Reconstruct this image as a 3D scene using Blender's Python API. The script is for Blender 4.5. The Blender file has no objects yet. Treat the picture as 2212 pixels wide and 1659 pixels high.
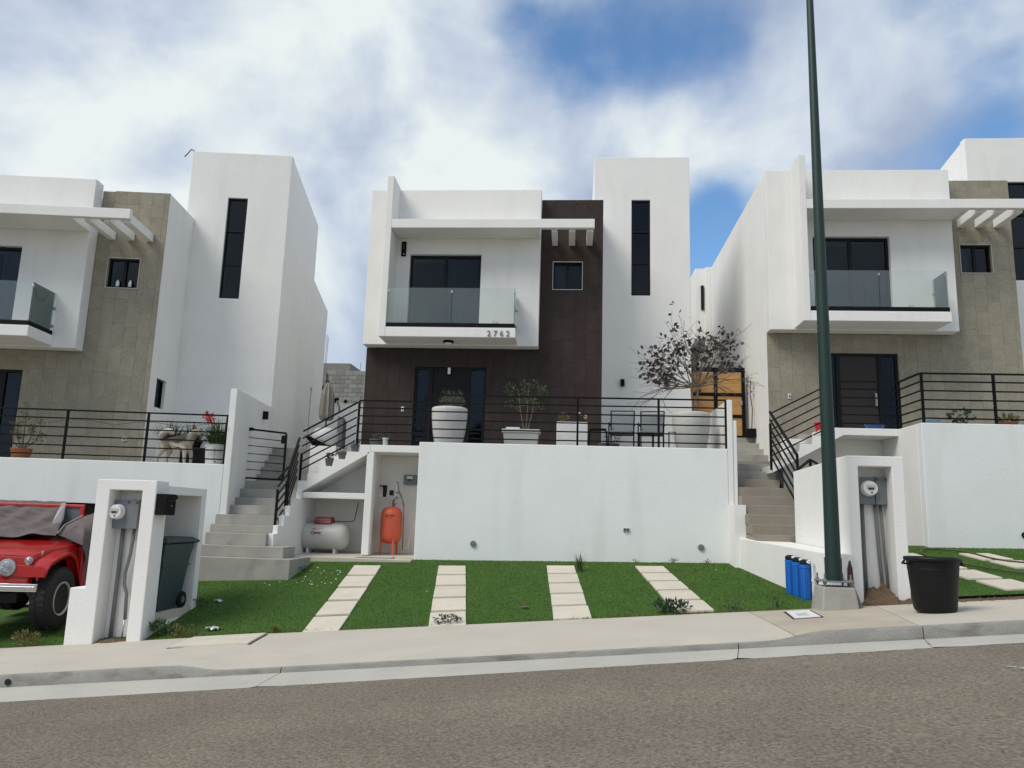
import bpy, bmesh, math, random
import numpy as np
from mathutils import Matrix, Vector, noise
random.seed(7); np.random.seed(7)
R = math.radians
sc = bpy.context.scene
col = sc.collection

# ------------------------------------------------------------------ camera
PITCH, ROLL, YAW = R(9.94), R(1.72), R(4.5)
EYE = Vector((0, 0, 1.7))
fw = Vector((-math.sin(YAW)*math.cos(PITCH), math.cos(YAW)*math.cos(PITCH), math.sin(PITCH)))
r0 = Vector((math.cos(YAW), math.sin(YAW), 0)); u0 = r0.cross(fw)
CR = math.cos(ROLL)*r0 + math.sin(ROLL)*u0
CU = -math.sin(ROLL)*r0 + math.cos(ROLL)*u0
cam = bpy.data.objects.new('camera', bpy.data.cameras.new('camera')); col.objects.link(cam)
cam.matrix_world = Matrix(((CR.x, CU.x, -fw.x, EYE.x), (CR.y, CU.y, -fw.y, EYE.y), (CR.z, CU.z, -fw.z, EYE.z), (0, 0, 0, 1)))
cam.data.sensor_width = 36; cam.data.lens = 1661/2212*36
cam.data.clip_start = .05; cam.data.clip_end = 3000
sc.camera = cam

# ------------------------------------------------------------------ world
world = bpy.data.worlds.new('World'); sc.world = world; world.use_nodes = True
SUN_DIR = Vector((-.50, -.42, .76)).normalized()
def build_world():
    nt = world.node_tree; N = nt.nodes; L = nt.links; N.clear()
    def n(t, **k):
        o = N.new(t)
        for a, b in k.items(): setattr(o, a, b)
        return o
    def m(op, a, b=None, clamp=False):
        o = n('ShaderNodeMath', operation=op, use_clamp=clamp)
        for i, v in enumerate((a, b)):
            if v is None: continue
            if isinstance(v, (int, float)): o.inputs[i].default_value = v
            else: L.new(v, o.inputs[i])
        return o.outputs[0]
    out = n('ShaderNodeOutputWorld'); bg = n('ShaderNodeBackground')
    L.new(bg.outputs[0], out.inputs[0]); bg.inputs[1].default_value = .1
    sky = n('ShaderNodeTexSky', sky_type='NISHITA', sun_disc=False)
    sky.sun_elevation = math.asin(SUN_DIR.z); sky.sun_rotation = math.atan2(SUN_DIR.x, SUN_DIR.y)
    sky.air_density = 1.0; sky.dust_density = .4; sky.ozone_density = 2.0; sky.altitude = 100
    tc = n('ShaderNodeTexCoord'); d = tc.outputs['Generated']
    nrm = n('ShaderNodeVectorMath', operation='NORMALIZE'); L.new(d, nrm.inputs[0]); d = nrm.outputs[0]
    sep = n('ShaderNodeSeparateXYZ'); L.new(d, sep.inputs[0])
    zz = m('ADD', m('MAXIMUM', sep.outputs[2], 0.0), .28)
    cmb = n('ShaderNodeCombineXYZ')
    L.new(sep.outputs[0], cmb.inputs[0]); L.new(sep.outputs[1], cmb.inputs[1]); L.new(m('MULTIPLY', zz, 1.25), cmb.inputs[2])
    def noi(scale, detail, rough, dist=0., off=(0, 0, 0)):
        mp = n('ShaderNodeMapping'); mp.inputs['Location'].default_value = off; L.new(cmb.outputs[0], mp.inputs[0])
        o = n('ShaderNodeTexNoise'); o.inputs['Scale'].default_value = scale; o.inputs['Detail'].default_value = detail
        o.inputs['Roughness'].default_value = rough; o.inputs['Distortion'].default_value = dist
        L.new(mp.outputs[0], o.inputs['Vector']); return o.outputs[0]
    a = noi(3.0, 6, .50, .1, (3.1, 1.7, .4)); b = noi(8.0, 6, .52, .2, (1, 5, 0))
    f = m('ADD', m('MULTIPLY', a, 1.5), m('MULTIPLY', b, .55))      # about .6..1.6
    # openings and banks of cloud in the part of the sky the photograph shows
    def pix(u, v): return (fw*1661 + CR*(u-1106) - CU*(v-829.5)).normalized()
    for u, v, rad, w in ((1100, 75, .085, -.46), (1250, 125, .08, -.46), (1430, 120, .085, -.44), (1580, 60, .08, -.36), (2040, 120, .085, -.50), (2180, 40, .06, -.18), (890, 140, .06, -.36),
                         (1960, 330, .08, -.50), (2150, 285, .06, -.60), (370, 370, .055, -.62), (690, 400, .055, -.62), (1545, 520, .07, -.60), (1510, 420, .05, -.3),
                         (1830, 120, .07, .22), (1250, 260, .16, .22), (200, 200, .28, .36), (600, 230, .2, .12), (1000, 330, .2, .2), (1640, 250, .12, .18), (740, 700, .2, .3), (2160, 215, .10, .62), (1960, 230, .07, .30)):
        dv = n('ShaderNodeVectorMath', operation='DISTANCE'); L.new(d, dv.inputs[0]); dv.inputs[1].default_value = pix(u, v)
        mr = n('ShaderNodeMapRange', interpolation_type='SMOOTHSTEP'); L.new(dv.outputs['Value'], mr.inputs[0])
        mr.inputs[1].default_value = 0; mr.inputs[2].default_value = rad*1.9; mr.inputs[3].default_value = w; mr.inputs[4].default_value = 0
        f = m('ADD', f, mr.outputs[0])
    mask = n('ShaderNodeMapRange', interpolation_type='SMOOTHSTEP'); L.new(f, mask.inputs[0])
    mask.inputs[1].default_value = .60; mask.inputs[2].default_value = 1.12
    # cloud brightness
    c = noi(4.5, 7, .54, .3, (7, 2, 0))
    cr = n('ShaderNodeValToRGB'); L.new(m('ADD', m('MULTIPLY', m('SUBTRACT', c, .5), 2.1), m('ADD', .5, m('MULTIPLY', m('SUBTRACT', f, 1.15), .35))), cr.inputs[0])
    e = cr.color_ramp.elements
    e[0].position = .22; e[0].color = (3.6, 4.25, 5.6, 1); e[1].position = .86; e[1].color = (7.5, 8.05, 8.0, 1)
    k = e.new(.52); k.color = (5.2, 5.9, 6.9, 1)
    sb = n('ShaderNodeVectorMath', operation='MULTIPLY'); L.new(sky.outputs[0], sb.inputs[0]); sb.inputs[1].default_value = (1.15, 1.45, 1.6)
    mix = n('ShaderNodeMix', data_type='RGBA'); L.new(m('MULTIPLY', mask.outputs[0], .97), mix.inputs[0]); L.new(sb.outputs[0], mix.inputs[6]); L.new(cr.outputs[0], mix.inputs[7])
    L.new(mix.outputs[2], bg.inputs[0])
build_world()
sun = bpy.data.objects.new('sun', bpy.data.lights.new('sun', 'SUN')); col.objects.link(sun)
sun.data.energy = 2.2; sun.data.angle = R(30); sun.data.color = (1, .94, .84)
sun.rotation_euler = (-SUN_DIR).to_track_quat('-Z', 'Y').to_euler()
vs = sc.view_settings; vs.view_transform = 'Standard'; vs.look = 'None'; vs.exposure = 0.17; vs.gamma = 1; vs.use_curve_mapping = False
sc.cycles.max_bounces = 8; sc.cycles.transparent_max_bounces = 24

# ------------------------------------------------------------------ materials
def mat(name, c, rough=.8, var=.10, vs_=3., fine=.08, fs=60., bump=.15, bs=80., metal=0., obj=0., stretch=None, stain=None, spec=.5, coat=0.):
    mt = bpy.data.materials.new(name); mt.use_nodes = True
    N = mt.node_tree.nodes; L = mt.node_tree.links; p = N['Principled BSDF']
    p.inputs['Roughness'].default_value = rough; p.inputs['Metallic'].default_value = metal
    p.inputs['Specular IOR Level'].default_value = spec; p.inputs['Coat Weight'].default_value = coat
    p.inputs['Coat Roughness'].default_value = .15
    tc = N.new('ShaderNodeTexCoord'); mp = N.new('ShaderNodeMapping'); L.new(tc.outputs['Object'], mp.inputs[0])
    if obj:
        oi = N.new('ShaderNodeObjectInfo'); sv = N.new('ShaderNodeVectorMath'); sv.operation = 'SCALE'; sv.inputs[3].default_value = 1
        cx = N.new('ShaderNodeCombineXYZ'); mm = N.new('ShaderNodeMath'); mm.operation = 'MULTIPLY'; mm.inputs[1].default_value = 40; L.new(oi.outputs['Random'], mm.inputs[0])
        for i in range(3): L.new(mm.outputs[0], cx.inputs[i])
        L.new(cx.outputs[0], mp.inputs['Location'])
    if stretch: mp.inputs['Scale'].default_value = stretch
    def noi(s, d=5):
        o = N.new('ShaderNodeTexNoise'); o.inputs['Scale'].default_value = s; o.inputs['Detail'].default_value = d; L.new(mp.outputs[0], o.inputs['Vector']); return o
    def scale(colr, fac, amt):
        mr = N.new('ShaderNodeMapRange'); L.new(fac, mr.inputs[0]); mr.inputs[1].default_value = .25; mr.inputs[2].default_value = .75
        mr.inputs[3].default_value = 1-amt; mr.inputs[4].default_value = 1+amt
        v = N.new('ShaderNodeVectorMath'); v.operation = 'SCALE'; L.new(colr, v.inputs[0]); L.new(mr.outputs[0], v.inputs['Scale']); return v.outputs[0]
    rgb = N.new('ShaderNodeRGB'); rgb.outputs[0].default_value = (*c, 1); cur = rgb.outputs[0]
    if var: cur = scale(cur, noi(vs_).outputs[0], var)
    if fine: cur = scale(cur, noi(fs, 3).outputs[0], fine)
    if obj:
        mr = N.new('ShaderNodeMapRange'); L.new(oi.outputs['Random'], mr.inputs[0]); mr.inputs[3].default_value = 1-obj; mr.inputs[4].default_value = 1+obj
        v = N.new('ShaderNodeVectorMath'); v.operation = 'SCALE'; L.new(cur, v.inputs[0]); L.new(mr.outputs[0], v.inputs['Scale']); cur = v.outputs[0]
    if stain:
        sc_, amt, thr, stc = stain
        mp2 = N.new('ShaderNodeMapping'); L.new(tc.outputs['Object'], mp2.inputs[0]); mp2.inputs['Scale'].default_value = sc_
        o = N.new('ShaderNodeTexNoise'); o.inputs['Scale'].default_value = 1; o.inputs['Detail'].default_value = 6; L.new(mp2.outputs[0], o.inputs['Vector'])
        mr = N.new('ShaderNodeMapRange'); L.new(o.outputs[0], mr.inputs[0]); mr.inputs[1].default_value = thr; mr.inputs[2].default_value = thr+.2
        mr.inputs[3].default_value = 0; mr.inputs[4].default_value = amt
        mx = N.new('ShaderNodeMix'); mx.data_type = 'RGBA'; L.new(mr.outputs[0], mx.inputs[0]); L.new(cur, mx.inputs[6]); mx.inputs[7].default_value = (*stc, 1); cur = mx.outputs[2]
    L.new(cur, p.inputs['Base Color'])
    if bump:
        b = N.new('ShaderNodeBump'); b.inputs['Strength'].default_value = bump; b.inputs['Distance'].default_value = .02
        L.new(noi(bs, 4).outputs[0], b.inputs['Height']); L.new(b.outputs[0], p.inputs['Normal'])
    return mt
M = {}
M['stucco'] = mat('white_stucco', (.80, .79, .755), .9, .03, 1.2, .035, 60, .38, 40, stain=((2.6, 2.6, .45), .20, .54, (.57, .55, .49)))
M['stucco2'] = mat('cool_white_stucco', (.765, .78, .76), .9, .035, .9, .035, 60, .38, 40, stain=((2.4, 2.4, .35), .34, .53, (.60, .60, .555)))
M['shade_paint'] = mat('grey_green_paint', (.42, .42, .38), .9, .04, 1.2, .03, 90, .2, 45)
M['dark_tile'] = mat('dark_brown_tile', (.046, .034, .029), .85, .14, 4, .15, 50, .15, 60, obj=.10, stain=((9, 9, 1.2), .30, .56, (.075, .06, .054)), spec=.25)
M['stone_tile'] = mat('grey_beige_stone', (.285, .258, .195), .9, .14, 3.0, .18, 30, .5, 60, obj=.06, stain=((6, 6, 5), .30, .60, (.22, .19, .155)))
M['mortar_dark'] = mat('dark_joint', (.05, .04, .035), .95, 0, 1, 0)
M['mortar_light'] = mat('stone_joint', (.27, .245, .19), .95, 0, 1, 0)
M['concrete'] = mat('step_concrete', (.35, .335, .295), .9, .14, 2.2, .08, 50, .3, 60, stain=((3, 3, 2), .45, .52, (.19, .19, .175)))
M['concrete_brown'] = mat('tan_step_concrete', (.27, .235, .19), .9, .12, 2.2, .08, 50, .3, 60, stain=((3, 3, 2), .3, .55, (.2, .18, .15)))
M['pavement'] = mat('pale_pavement_concrete', (.51, .465, .385), .92, .06, 1.1, .07, 70, .25, 90, stain=((1.4, 2.2, 1), .28, .56, (.40, .36, .30)))
M['pavement_brown'] = mat('stained_pavement_concrete', (.45, .39, .30), .92, .14, 1.6, .07, 70, .25, 90, stain=((1.6, 4, 1), .5, .55, (.52, .47, .38)))
M['kerb'] = mat('kerb_concrete', (.27, .26, .235), .92, .16, 2.5, .1, 50, .4, 50, stain=((2.5, 2.5, 8), .75, .50, (.13, .12, .105)))
M['gutter'] = mat('gutter_concrete', (.44, .42, .365), .92, .08, 1.6, .08, 60, .3, 60, stain=((1.2, 6, 1), .3, .56, (.30, .28, .25)))
M['asphalt'] = mat('old_asphalt', (.205, .169, .125), .95, .16, .9, .55, 34, 1.0, 70, stain=((.7, 1.6, 1), .25, .56, (.16, .14, .12)))
M['turf'] = mat('turf_backing', (.045, .105, .010), .95, .15, 2, .3, 120, .5, 150)
M['blade'] = mat('turf_blade', (.074, .158, .012), .8, .14, 1.3, .2, 60, 0, 60, stain=((1.1, 1.1, 1), .25, .58, (.095, .165, .035)))
M['paver'] = mat('travertine_paver', (.60, .54, .44), .9, .07, 3, .08, 70, .3, 70, obj=.05, stain=((4, 4, 1), .25, .56, (.46, .40, .33)))
M['soil'] = mat('brown_soil', (.13, .085, .05), .98, .25, 6, .2, 60, 1., 30)
M['ground'] = mat('dry_ground', (.22, .18, .13), .98, .2, .3, .2, 8, .4, 10)
M['black'] = mat('black_painted_steel', (.003, .003, .0035), .7, 0, 1, .1, 40, 0, spec=.2)
M['frame'] = mat('black_aluminium', (.004, .004, .005), .5, 0, 1, 0, 1, 0, spec=.25)
M['dark_room'] = mat('dark_interior', (.012, .012, .014), .9, 0, 1, 0, 1, 0)  # near-black colour stands in for the shade inside rooms and openings
M['curtain'] = mat('grey_curtain', (.42, .44, .44), .95, .1, 3, 0, 1, 0, stretch=(12, 12, .5))
M['shade'] = mat('dark_roller_shade', (.17, .19, .20), .9, .1, 2, 0, 1, 0)
M['grey_metal'] = mat('grey_painted_metal', (.17, .185, .195), .5, .06, 5, .05, 60, 0)
M['conduit'] = mat('grey_conduit', (.16, .16, .155), .5, .15, 6, .1, 60, 0)
M['steel'] = mat('galvanised_steel', (.45, .45, .44), .35, .1, 8, 0, 1, 0, metal=.8)
M['chrome'] = mat('chrome', (.75, .75, .76), .18, 0, 1, 0, 1, 0, metal=1)
M['green_pole'] = mat('dark_green_paint', (.004, .026, .018), .5, .12, 2, .1, 40, .05, 40)
M['white_plastic'] = mat('white_plastic', (.75, .75, .73), .4, .03, 4, 0, 1, 0)
M['black_plastic'] = mat('black_plastic', (.005, .005, .0055), .5, .2, 5, .1, 40, .08, 40, stain=((5, 5, 5), .35, .62, (.03, .03, .03)), spec=.3)
M['bin_teal'] = mat('dark_teal_plastic', (.028, .048, .058), .5, .12, 3, .1, 40, .05, 60)
M['blue_plastic'] = mat('blue_plastic', (.008, .13, .50), .38, .06, 4, 0, 1, 0)
M['tank_white'] = mat('pearl_tank_paint', (.50, .49, .45), .38, .05, 2, 0, 1, 0)
M['tank_orange'] = mat('orange_tank_paint', (.60, .10, .045), .5, .08, 4, .04, 80, .05, 90, stain=((6, 6, 2), .25, .6, (.42, .2, .12)))
M['dark_red'] = mat('dark_red_plastic', (.23, .010, .018), .4, .05, 4, 0, 1, 0)
M['ink_red'] = mat('faded_red_print', (.32, .06, .09), .6, 0, 1, 0, 1, 0)
M['ink_dark'] = mat('dark_print', (.03, .03, .03), .6, 0, 1, 0, 1, 0)
M['ink_brown'] = mat('brown_print', (.12, .015, .008), .6, 0, 1, 0, 1, 0)
M['ink_pale'] = mat('pale_print', (.55, .42, .42), .6, 0, 1, 0, 1, 0)
M['red_paint'] = mat('red_car_paint', (.40, .008, .008), .28, .08, 2, 0, 1, 0, coat=.5)
M['rubber'] = mat('tyre_rubber', (.018, .018, .017), .85, .15, 6, .1, 50, .2, 60)
M['rim'] = mat('grey_wheel', (.55, .54, .50), .45, .08, 5, 0, 1, 0, metal=.4)
M['tarp'] = mat('brown_grey_cover_cloth', (.125, .098, .092), .75, .12, 3, .1, 40, .2, 50)
M['tarp_edge'] = mat('pale_cover_lining', (.42, .41, .41), .8, .1, 5, 0, 1, 0)
M['lamp_glass'] = mat('headlamp_glass', (.40, .42, .43), .15, .5, 14, 0, 1, 1.0, 14, metal=.7)
M['terracotta'] = mat('terracotta', (.34, .12, .055), .85, .1, 8, .05, 40, .1, 40)
M['pot_white'] = mat('white_ceramic_pot', (.56, .555, .53), .6, .05, 3, 0, 1, 0, stain=((8, 8, .6), .35, .58, (.40, .38, .34)))
M['pot_grey'] = mat('pale_grey_pot', (.50, .50, .46), .7, .08, 3, .04, 50, .1, 60)
M['pot_dark'] = mat('grey_pot', (.12, .12, .12), .7, .1, 4, 0, 1, 0)
M['blue_pot'] = mat('blue_bucket', (.04, .10, .32), .5, 0, 1, 0, 1, 0)
M['teal_pot'] = mat('pale_teal_bowl', (.30, .45, .50), .5, 0, 1, 0, 1, 0)
M['red_bucket'] = mat('red_plastic_bucket', (.55, .02, .04), .5, 0, 1, 0, 1, 0)
M['wood'] = mat('orange_pine_plywood', (.50, .27, .085), .6, .18, 3, .10, 40, .1, 40, obj=.06, stretch=(.6, 3, 5), stain=((9, 9, 9), .6, .66, (.20, .08, .02)))
M['door_wood'] = mat('dark_brown_wood', (.018, .011, .009), .55, .2, 3, .15, 30, .1, 30, stretch=(9, 9, .6))
M['leaf_purple'] = mat('purple_brown_leaf', (.050, .034, .034), .6, .3, 8, 0, 1, 0, obj=.35)
M['bark'] = mat('grey_brown_bark', (.14, .105, .08), .9, .15, 8, .2, 60, .4, 40)
M['leaf'] = mat('green_leaf', (.06, .11, .03), .6, .35, 9, 0, 1, 0)
M['leaf_dark'] = mat('dark_green_leaf', (.028, .058, .020), .55, .35, 9, 0, 1, 0)
M['leaf_grey'] = mat('grey_green_leaf', (.12, .13, .085), .7, .35, 9, 0, 1, 0)
M['leaf_olive'] = mat('olive_yellow_leaf', (.15, .13, .04), .6, .35, 9, 0, 1, 0)
M['flower_red'] = mat('coral_red_petal', (.55, .05, .04), .6, .2, 9, 0, 1, 0)
M['flower_yellow'] = mat('pale_yellow_petal', (.75, .62, .30), .6, .1, 9, 0, 1, 0)
M['cushion'] = mat('grey_cushion', (.16, .16, .15), .95, .1, 6, 0, 1, 0)
M['cloth_tan'] = mat('beige_umbrella_cloth', (.23, .21, .175), .9, .15, 5, 0, 1, .3, 8, stretch=(6, 6, .5))
M['block'] = mat('grey_concrete_block', (.25, .25, .225), .95, .08, 4, .15, 60, .5, 50, obj=.18)
M['block_joint'] = mat('block_mortar', (.34, .34, .31), .95, 0, 1, 0)
M['raw_concrete'] = mat('brown_raw_concrete', (.22, .19, .165), .95, .2, 3, .1, 50, .4, 40)
M['box_white'] = mat('white_wrap', (.72, .71, .69), .7, .06, 5, 0, 1, .3, 20)
M['litter'] = mat('silver_wrapper', (.6, .6, .6), .3, .4, 30, 0, 1, .4, 30, metal=.4)
M['pebble'] = mat('pale_grit', (.34, .31, .26), .9, .4, 2, 0, 1, 0)
M['pebble_dark'] = mat('dark_grit', (.05, .045, .04), .9, .4, 2, 0, 1, 0)
M['hose'] = mat('brown_green_hose', (.06, .05, .025), .5, 0, 1, 0, 1, 0)
M['paint_white'] = mat('worn_white_paint', (.42, .41, .38), .8, .2, 20, .2, 60, .1, 60)
M['fire'] = mat('dark_red_rag', (.06, .018, .016), .7, 0, 1, 0, 1, 0)

def glass_mat(name, tint, gloss_tint, extra=0., ecol=(0, 0, 0)):
    mt = bpy.data.materials.new(name); mt.use_nodes = True
    N = mt.node_tree.nodes; L = mt.node_tree.links; N.clear()
    out = N.new('ShaderNodeOutputMaterial'); tr = N.new('ShaderNodeBsdfTransparent'); tr.inputs[0].default_value = (*tint, 1)
    gl = N.new('ShaderNodeBsdfGlossy'); gl.inputs[0].default_value = (*gloss_tint, 1); gl.inputs['Roughness'].default_value = .015
    fr = N.new('ShaderNodeFresnel'); fr.inputs[0].default_value = 1.5
    mx = N.new('ShaderNodeMixShader'); L.new(fr.outputs[0], mx.inputs[0]); L.new(tr.outputs[0], mx.inputs[1]); L.new(gl.outputs[0], mx.inputs[2])
    if extra:
        df = N.new('ShaderNodeBsdfDiffuse'); df.inputs[0].default_value = (*ecol, 1); m2 = N.new('ShaderNodeMixShader'); m2.inputs[0].default_value = extra
        L.new(mx.outputs[0], m2.inputs[1]); L.new(df.outputs[0], m2.inputs[2]); L.new(m2.outputs[0], out.inputs[0])
    else: L.new(mx.outputs[0], out.inputs[0])
    return mt
M['window_glass'] = glass_mat('tinted_window_glass', (.50, .54, .57), (.42, .46, .52))
M['balcony_glass'] = glass_mat('clear_green_glass', (.955, .975, .968), (.9, .95, .95), .07, (.55, .64, .62))
M['car_glass'] = glass_mat('car_window_glass', (.5, .53, .54), (.9, .95, 1), .35, (.32, .36, .38))

def coat_mat():                                                      # dog coat: cream with a grey-brown saddle and dark ears
    mt = mat('cream_dog_coat', (.62, .54, .43), .95, .1, 8, .12, 90, .3, 120)
    N = mt.node_tree.nodes; L = mt.node_tree.links; p = N['Principled BSDF']
    src = p.inputs['Base Color'].links[0].from_socket
    tc = N.new('ShaderNodeTexCoord'); sp = N.new('ShaderNodeSeparateXYZ'); L.new(tc.outputs['Object'], sp.inputs[0])
    no = N.new('ShaderNodeTexNoise'); no.inputs['Scale'].default_value = 7; no.inputs['Detail'].default_value = 5; L.new(tc.outputs['Object'], no.inputs['Vector'])
    ad = N.new('ShaderNodeMath'); ad.operation = 'MULTIPLY_ADD'; L.new(no.outputs[0], ad.inputs[0]); ad.inputs[1].default_value = .22; L.new(sp.outputs[2], ad.inputs[2])
    mr = N.new('ShaderNodeMapRange'); L.new(ad.outputs[0], mr.inputs[0]); mr.inputs[1].default_value = .545; mr.inputs[2].default_value = .60; mr.inputs[4].default_value = .95
    hx = N.new('ShaderNodeMapRange'); L.new(sp.outputs[0], hx.inputs[0]); hx.inputs[1].default_value = .24; hx.inputs[2].default_value = .30; hx.inputs[3].default_value = 1; hx.inputs[4].default_value = .45
    mu = N.new('ShaderNodeMath'); mu.operation = 'MULTIPLY'; L.new(mr.outputs[0], mu.inputs[0]); L.new(hx.outputs[0], mu.inputs[1])
    mx = N.new('ShaderNodeMix'); mx.data_type = 'RGBA'; L.new(mu.outputs[0], mx.inputs[0]); L.new(src, mx.inputs[6]); mx.inputs[7].default_value = (.075, .058, .048, 1)
    L.new(mx.outputs[2], p.inputs['Base Color']); return mt
M['dog'] = coat_mat()
M['dog_tail'] = mat('cream_tail_fur', (.60, .54, .45), .95, .1, 8, .12, 90, .3, 120)
M['dog_ear'] = mat('brown_ear_fur', (.12, .075, .055), .95, .1, 8, .1, 60, 0)

# ------------------------------------------------------------------ frames and builders
I4 = Matrix.Identity(4)
F_C = I4.copy()
F_R = Matrix.Translation((10.35, 0, .51))
F_L = Matrix.Translation((-10.86, 17.36, -.695)) @ Matrix.Rotation(R(6.85), 4, 'Z') @ Matrix.Translation((0, -19.5, 0))
FR = [F_C]
def frame(f): FR[0] = f
def tag(o, label=None, cat=None, group=None, kind=None):
    if label: o['label'] = label
    if cat: o['category'] = cat
    if group: o['group'] = group
    if kind: o['kind'] = kind
    return o
def thing(name, label, cat, loc, group=None):
    """Empty at the thing's base; loc is in the current frame"""
    o = bpy.data.objects.new(name, None); col.objects.link(o); o.empty_display_size = .1
    o.matrix_world = FR[0] @ Matrix.Translation(loc)
    return tag(o, label, cat, group)
def wm(o):
    m = o.matrix_basis.copy(); p = o.parent
    while p: m = p.matrix_basis @ m; p = p.parent
    return m
class MB:
    def __init__(s): s.v = []; s.f = []
    def add(s, vs, fs):
        n = len(s.v); s.v += [tuple(v) for v in vs]; s.f += [tuple(i+n for i in f) for f in fs]; return s
    def box(s, x0, x1, y0, y1, z0, z1):
        return s.add([(x0, y0, z0), (x1, y0, z0), (x1, y1, z0), (x0, y1, z0), (x0, y0, z1), (x1, y0, z1), (x1, y1, z1), (x0, y1, z1)],
                     [(0, 3, 2, 1), (4, 5, 6, 7), (0, 1, 5, 4), (1, 2, 6, 5), (2, 3, 7, 6), (3, 0, 4, 7)])
    def hexa(s, p8):    # bottom 4 (ccw from above) then top 4
        return s.add(p8, [(0, 3, 2, 1), (4, 5, 6, 7), (0, 1, 5, 4), (1, 2, 6, 5), (2, 3, 7, 6), (3, 0, 4, 7)])
    def prism(s, poly, axis, a, b):
        """poly of 2D points extruded along axis from a to b. axis 'y': poly=(x,z); 'x': poly=(y,z); 'z': poly=(x,y)"""
        def P(p, t): return {'y': (p[0], t, p[1]), 'x': (t, p[0], p[1]), 'z': (p[0], p[1], t)}[axis]
        n = len(poly); vs = [P(p, a) for p in poly]+[P(p, b) for p in poly]
        fs = [tuple(range(n))[::-1], tuple(range(n, 2*n))]+[(i, (i+1) % n, n+(i+1) % n, n+i) for i in range(n)]
        return s.add(vs, fs)
    def tube(s, pts, r, n=8, cap=True):
        pts = [Vector(p) for p in pts]; rs = r if isinstance(r, (list, tuple)) else [r]*len(pts)
        base = len(s.v); up = None
        for i, p in enumerate(pts):
            t = (pts[min(i+1, len(pts)-1)]-pts[max(i-1, 0)]).normalized()
            if up is None: up = t.orthogonal().normalized()
            else:
                up = (up - t*up.dot(t)); up = up.normalized() if up.length > 1e-6 else t.orthogonal().normalized()
            w = t.cross(up)
            for k in range(n):
                a = 2*math.pi*k/n; s.v.append(tuple(p+(up*math.cos(a)+w*math.sin(a))*rs[i]))
        for i in range(len(pts)-1):
            for k in range(n):
                a = base+i*n+k; b = base+i*n+(k+1) % n; s.f.append((a, b, b+n, a+n))
        if cap: s.f.append(tuple(base+k for k in range(n))[::-1]); s.f.append(tuple(base+(len(pts)-1)*n+k for k in range(n)))
        return s
    def bar(s, a, b, w, h=None):
        """square bar between two points"""
        h = h or w; a = Vector(a); b = Vector(b); t = (b-a).normalized(); u = Vector((0, 0, 1))
        if abs(t.z) > .95: u = Vector((0, 1, 0))
        sx = t.cross(u).normalized(); uy = sx.cross(t)
        q = [(-1, -1), (1, -1), (1, 1), (-1, 1)]
        return s.add([a+sx*(i*w/2)+uy*(j*h/2) for i, j in q]+[b+sx*(i*w/2)+uy*(j*h/2) for i, j in q],
                     [(3, 2, 1, 0), (4, 5, 6, 7), (0, 1, 5, 4), (1, 2, 6, 5), (2, 3, 7, 6), (3, 0, 4, 7)])
    def lathe(s, prof, c=(0, 0, 0), n=28, axis='z', sx=1., sy=1.):
        base = len(s.v)
        for r, z in prof:
            for k in range(n):
                a = 2*math.pi*k/n; p = (r*math.cos(a)*sx, r*math.sin(a)*sy, z)
                if axis == 'x': p = (z, p[0], p[1])
                if axis == 'y': p = (p[0], z, p[1])
                s.v.append((p[0]+c[0], p[1]+c[1], p[2]+c[2]))
        for i in range(len(prof)-1):
            for k in range(n):
                a = base+i*n+k; b = base+i*n+(k+1) % n; s.f.append((a, b, b+n, a+n))
        s.f.append(tuple(base+k for k in range(n))[::-1]); s.f.append(tuple(base+(len(prof)-1)*n+k for k in range(n)))
        return s
    def leaf(s, p, d, size, wid=.45, fold=.15):
        d = Vector(d).normalized(); sd = d.cross(Vector((random.uniform(-1, 1), random.uniform(-1, 1), random.uniform(-.3, 1)))).normalized(); nn = sd.cross(d); p = Vector(p)
        a = p; b = p+d*size*.45+sd*size*wid*.5+nn*size*fold; c = p+d*size; e = p+d*size*.45-sd*size*wid*.5+nn*size*fold
        return s.add([a, b, c, e], [(0, 1, 2), (0, 2, 3)])
    def build(s, name, m, parent=None, smooth=False, bevel=0., fr=True, label=None, cat=None, group=None, kind=None, subsurf=0, seg=2, origin=None):
        """verts are in the current frame. Parts become local to parent; top-level meshes get their origin at their base"""
        F = FR[0] if fr else I4
        vs = [F @ Vector(v) for v in s.v]
        if parent is not None: inv = wm(parent).inverted(); vs = [inv @ v for v in vs]
        me = bpy.data.meshes.new(name)
        off = Vector((0, 0, 0))
        if parent is None:
            xs = [v.x for v in vs]; ys = [v.y for v in vs]; zs = [v.z for v in vs]
            off = Vector(((min(xs)+max(xs))/2, (min(ys)+max(ys))/2, min(zs))) if origin is None else Vector(origin)
        me.from_pydata([tuple(v-off) for v in vs], [], s.f); me.materials.append(m); me.validate()
        bm = bmesh.new(); bm.from_mesh(me); bmesh.ops.recalc_face_normals(bm, faces=bm.faces); bm.to_mesh(me); bm.free()
        if smooth: me.shade_smooth()
        o = bpy.data.objects.new(name, me); col.objects.link(o); o.location = off
        if parent is not None: o.parent = parent
        if bevel:
            b = o.modifiers.new('bevel', 'BEVEL'); b.width = bevel; b.segments = seg; b.limit_method = 'ANGLE'; b.angle_limit = R(40)
        if subsurf:
            b = o.modifiers.new('sub', 'SUBSURF'); b.levels = subsurf; b.render_levels = subsurf
        return tag(o, label, cat, group, kind)
def smooth_angle(o, a=40):
    me = o.data
    me.shade_smooth(); me.set_sharp_from_angle(angle=R(a)); return o
def copy_tree(o, parent=None, loc=None, rz=None, label=None):
    c = o.copy(); col.objects.link(c); c.parent = parent
    if loc is not None: c.location = loc
    if rz is not None: c.rotation_euler = (0, 0, rz)
    if label: c['label'] = label
    for ch in list(o.children): copy_tree(ch, c)
    return c
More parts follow.
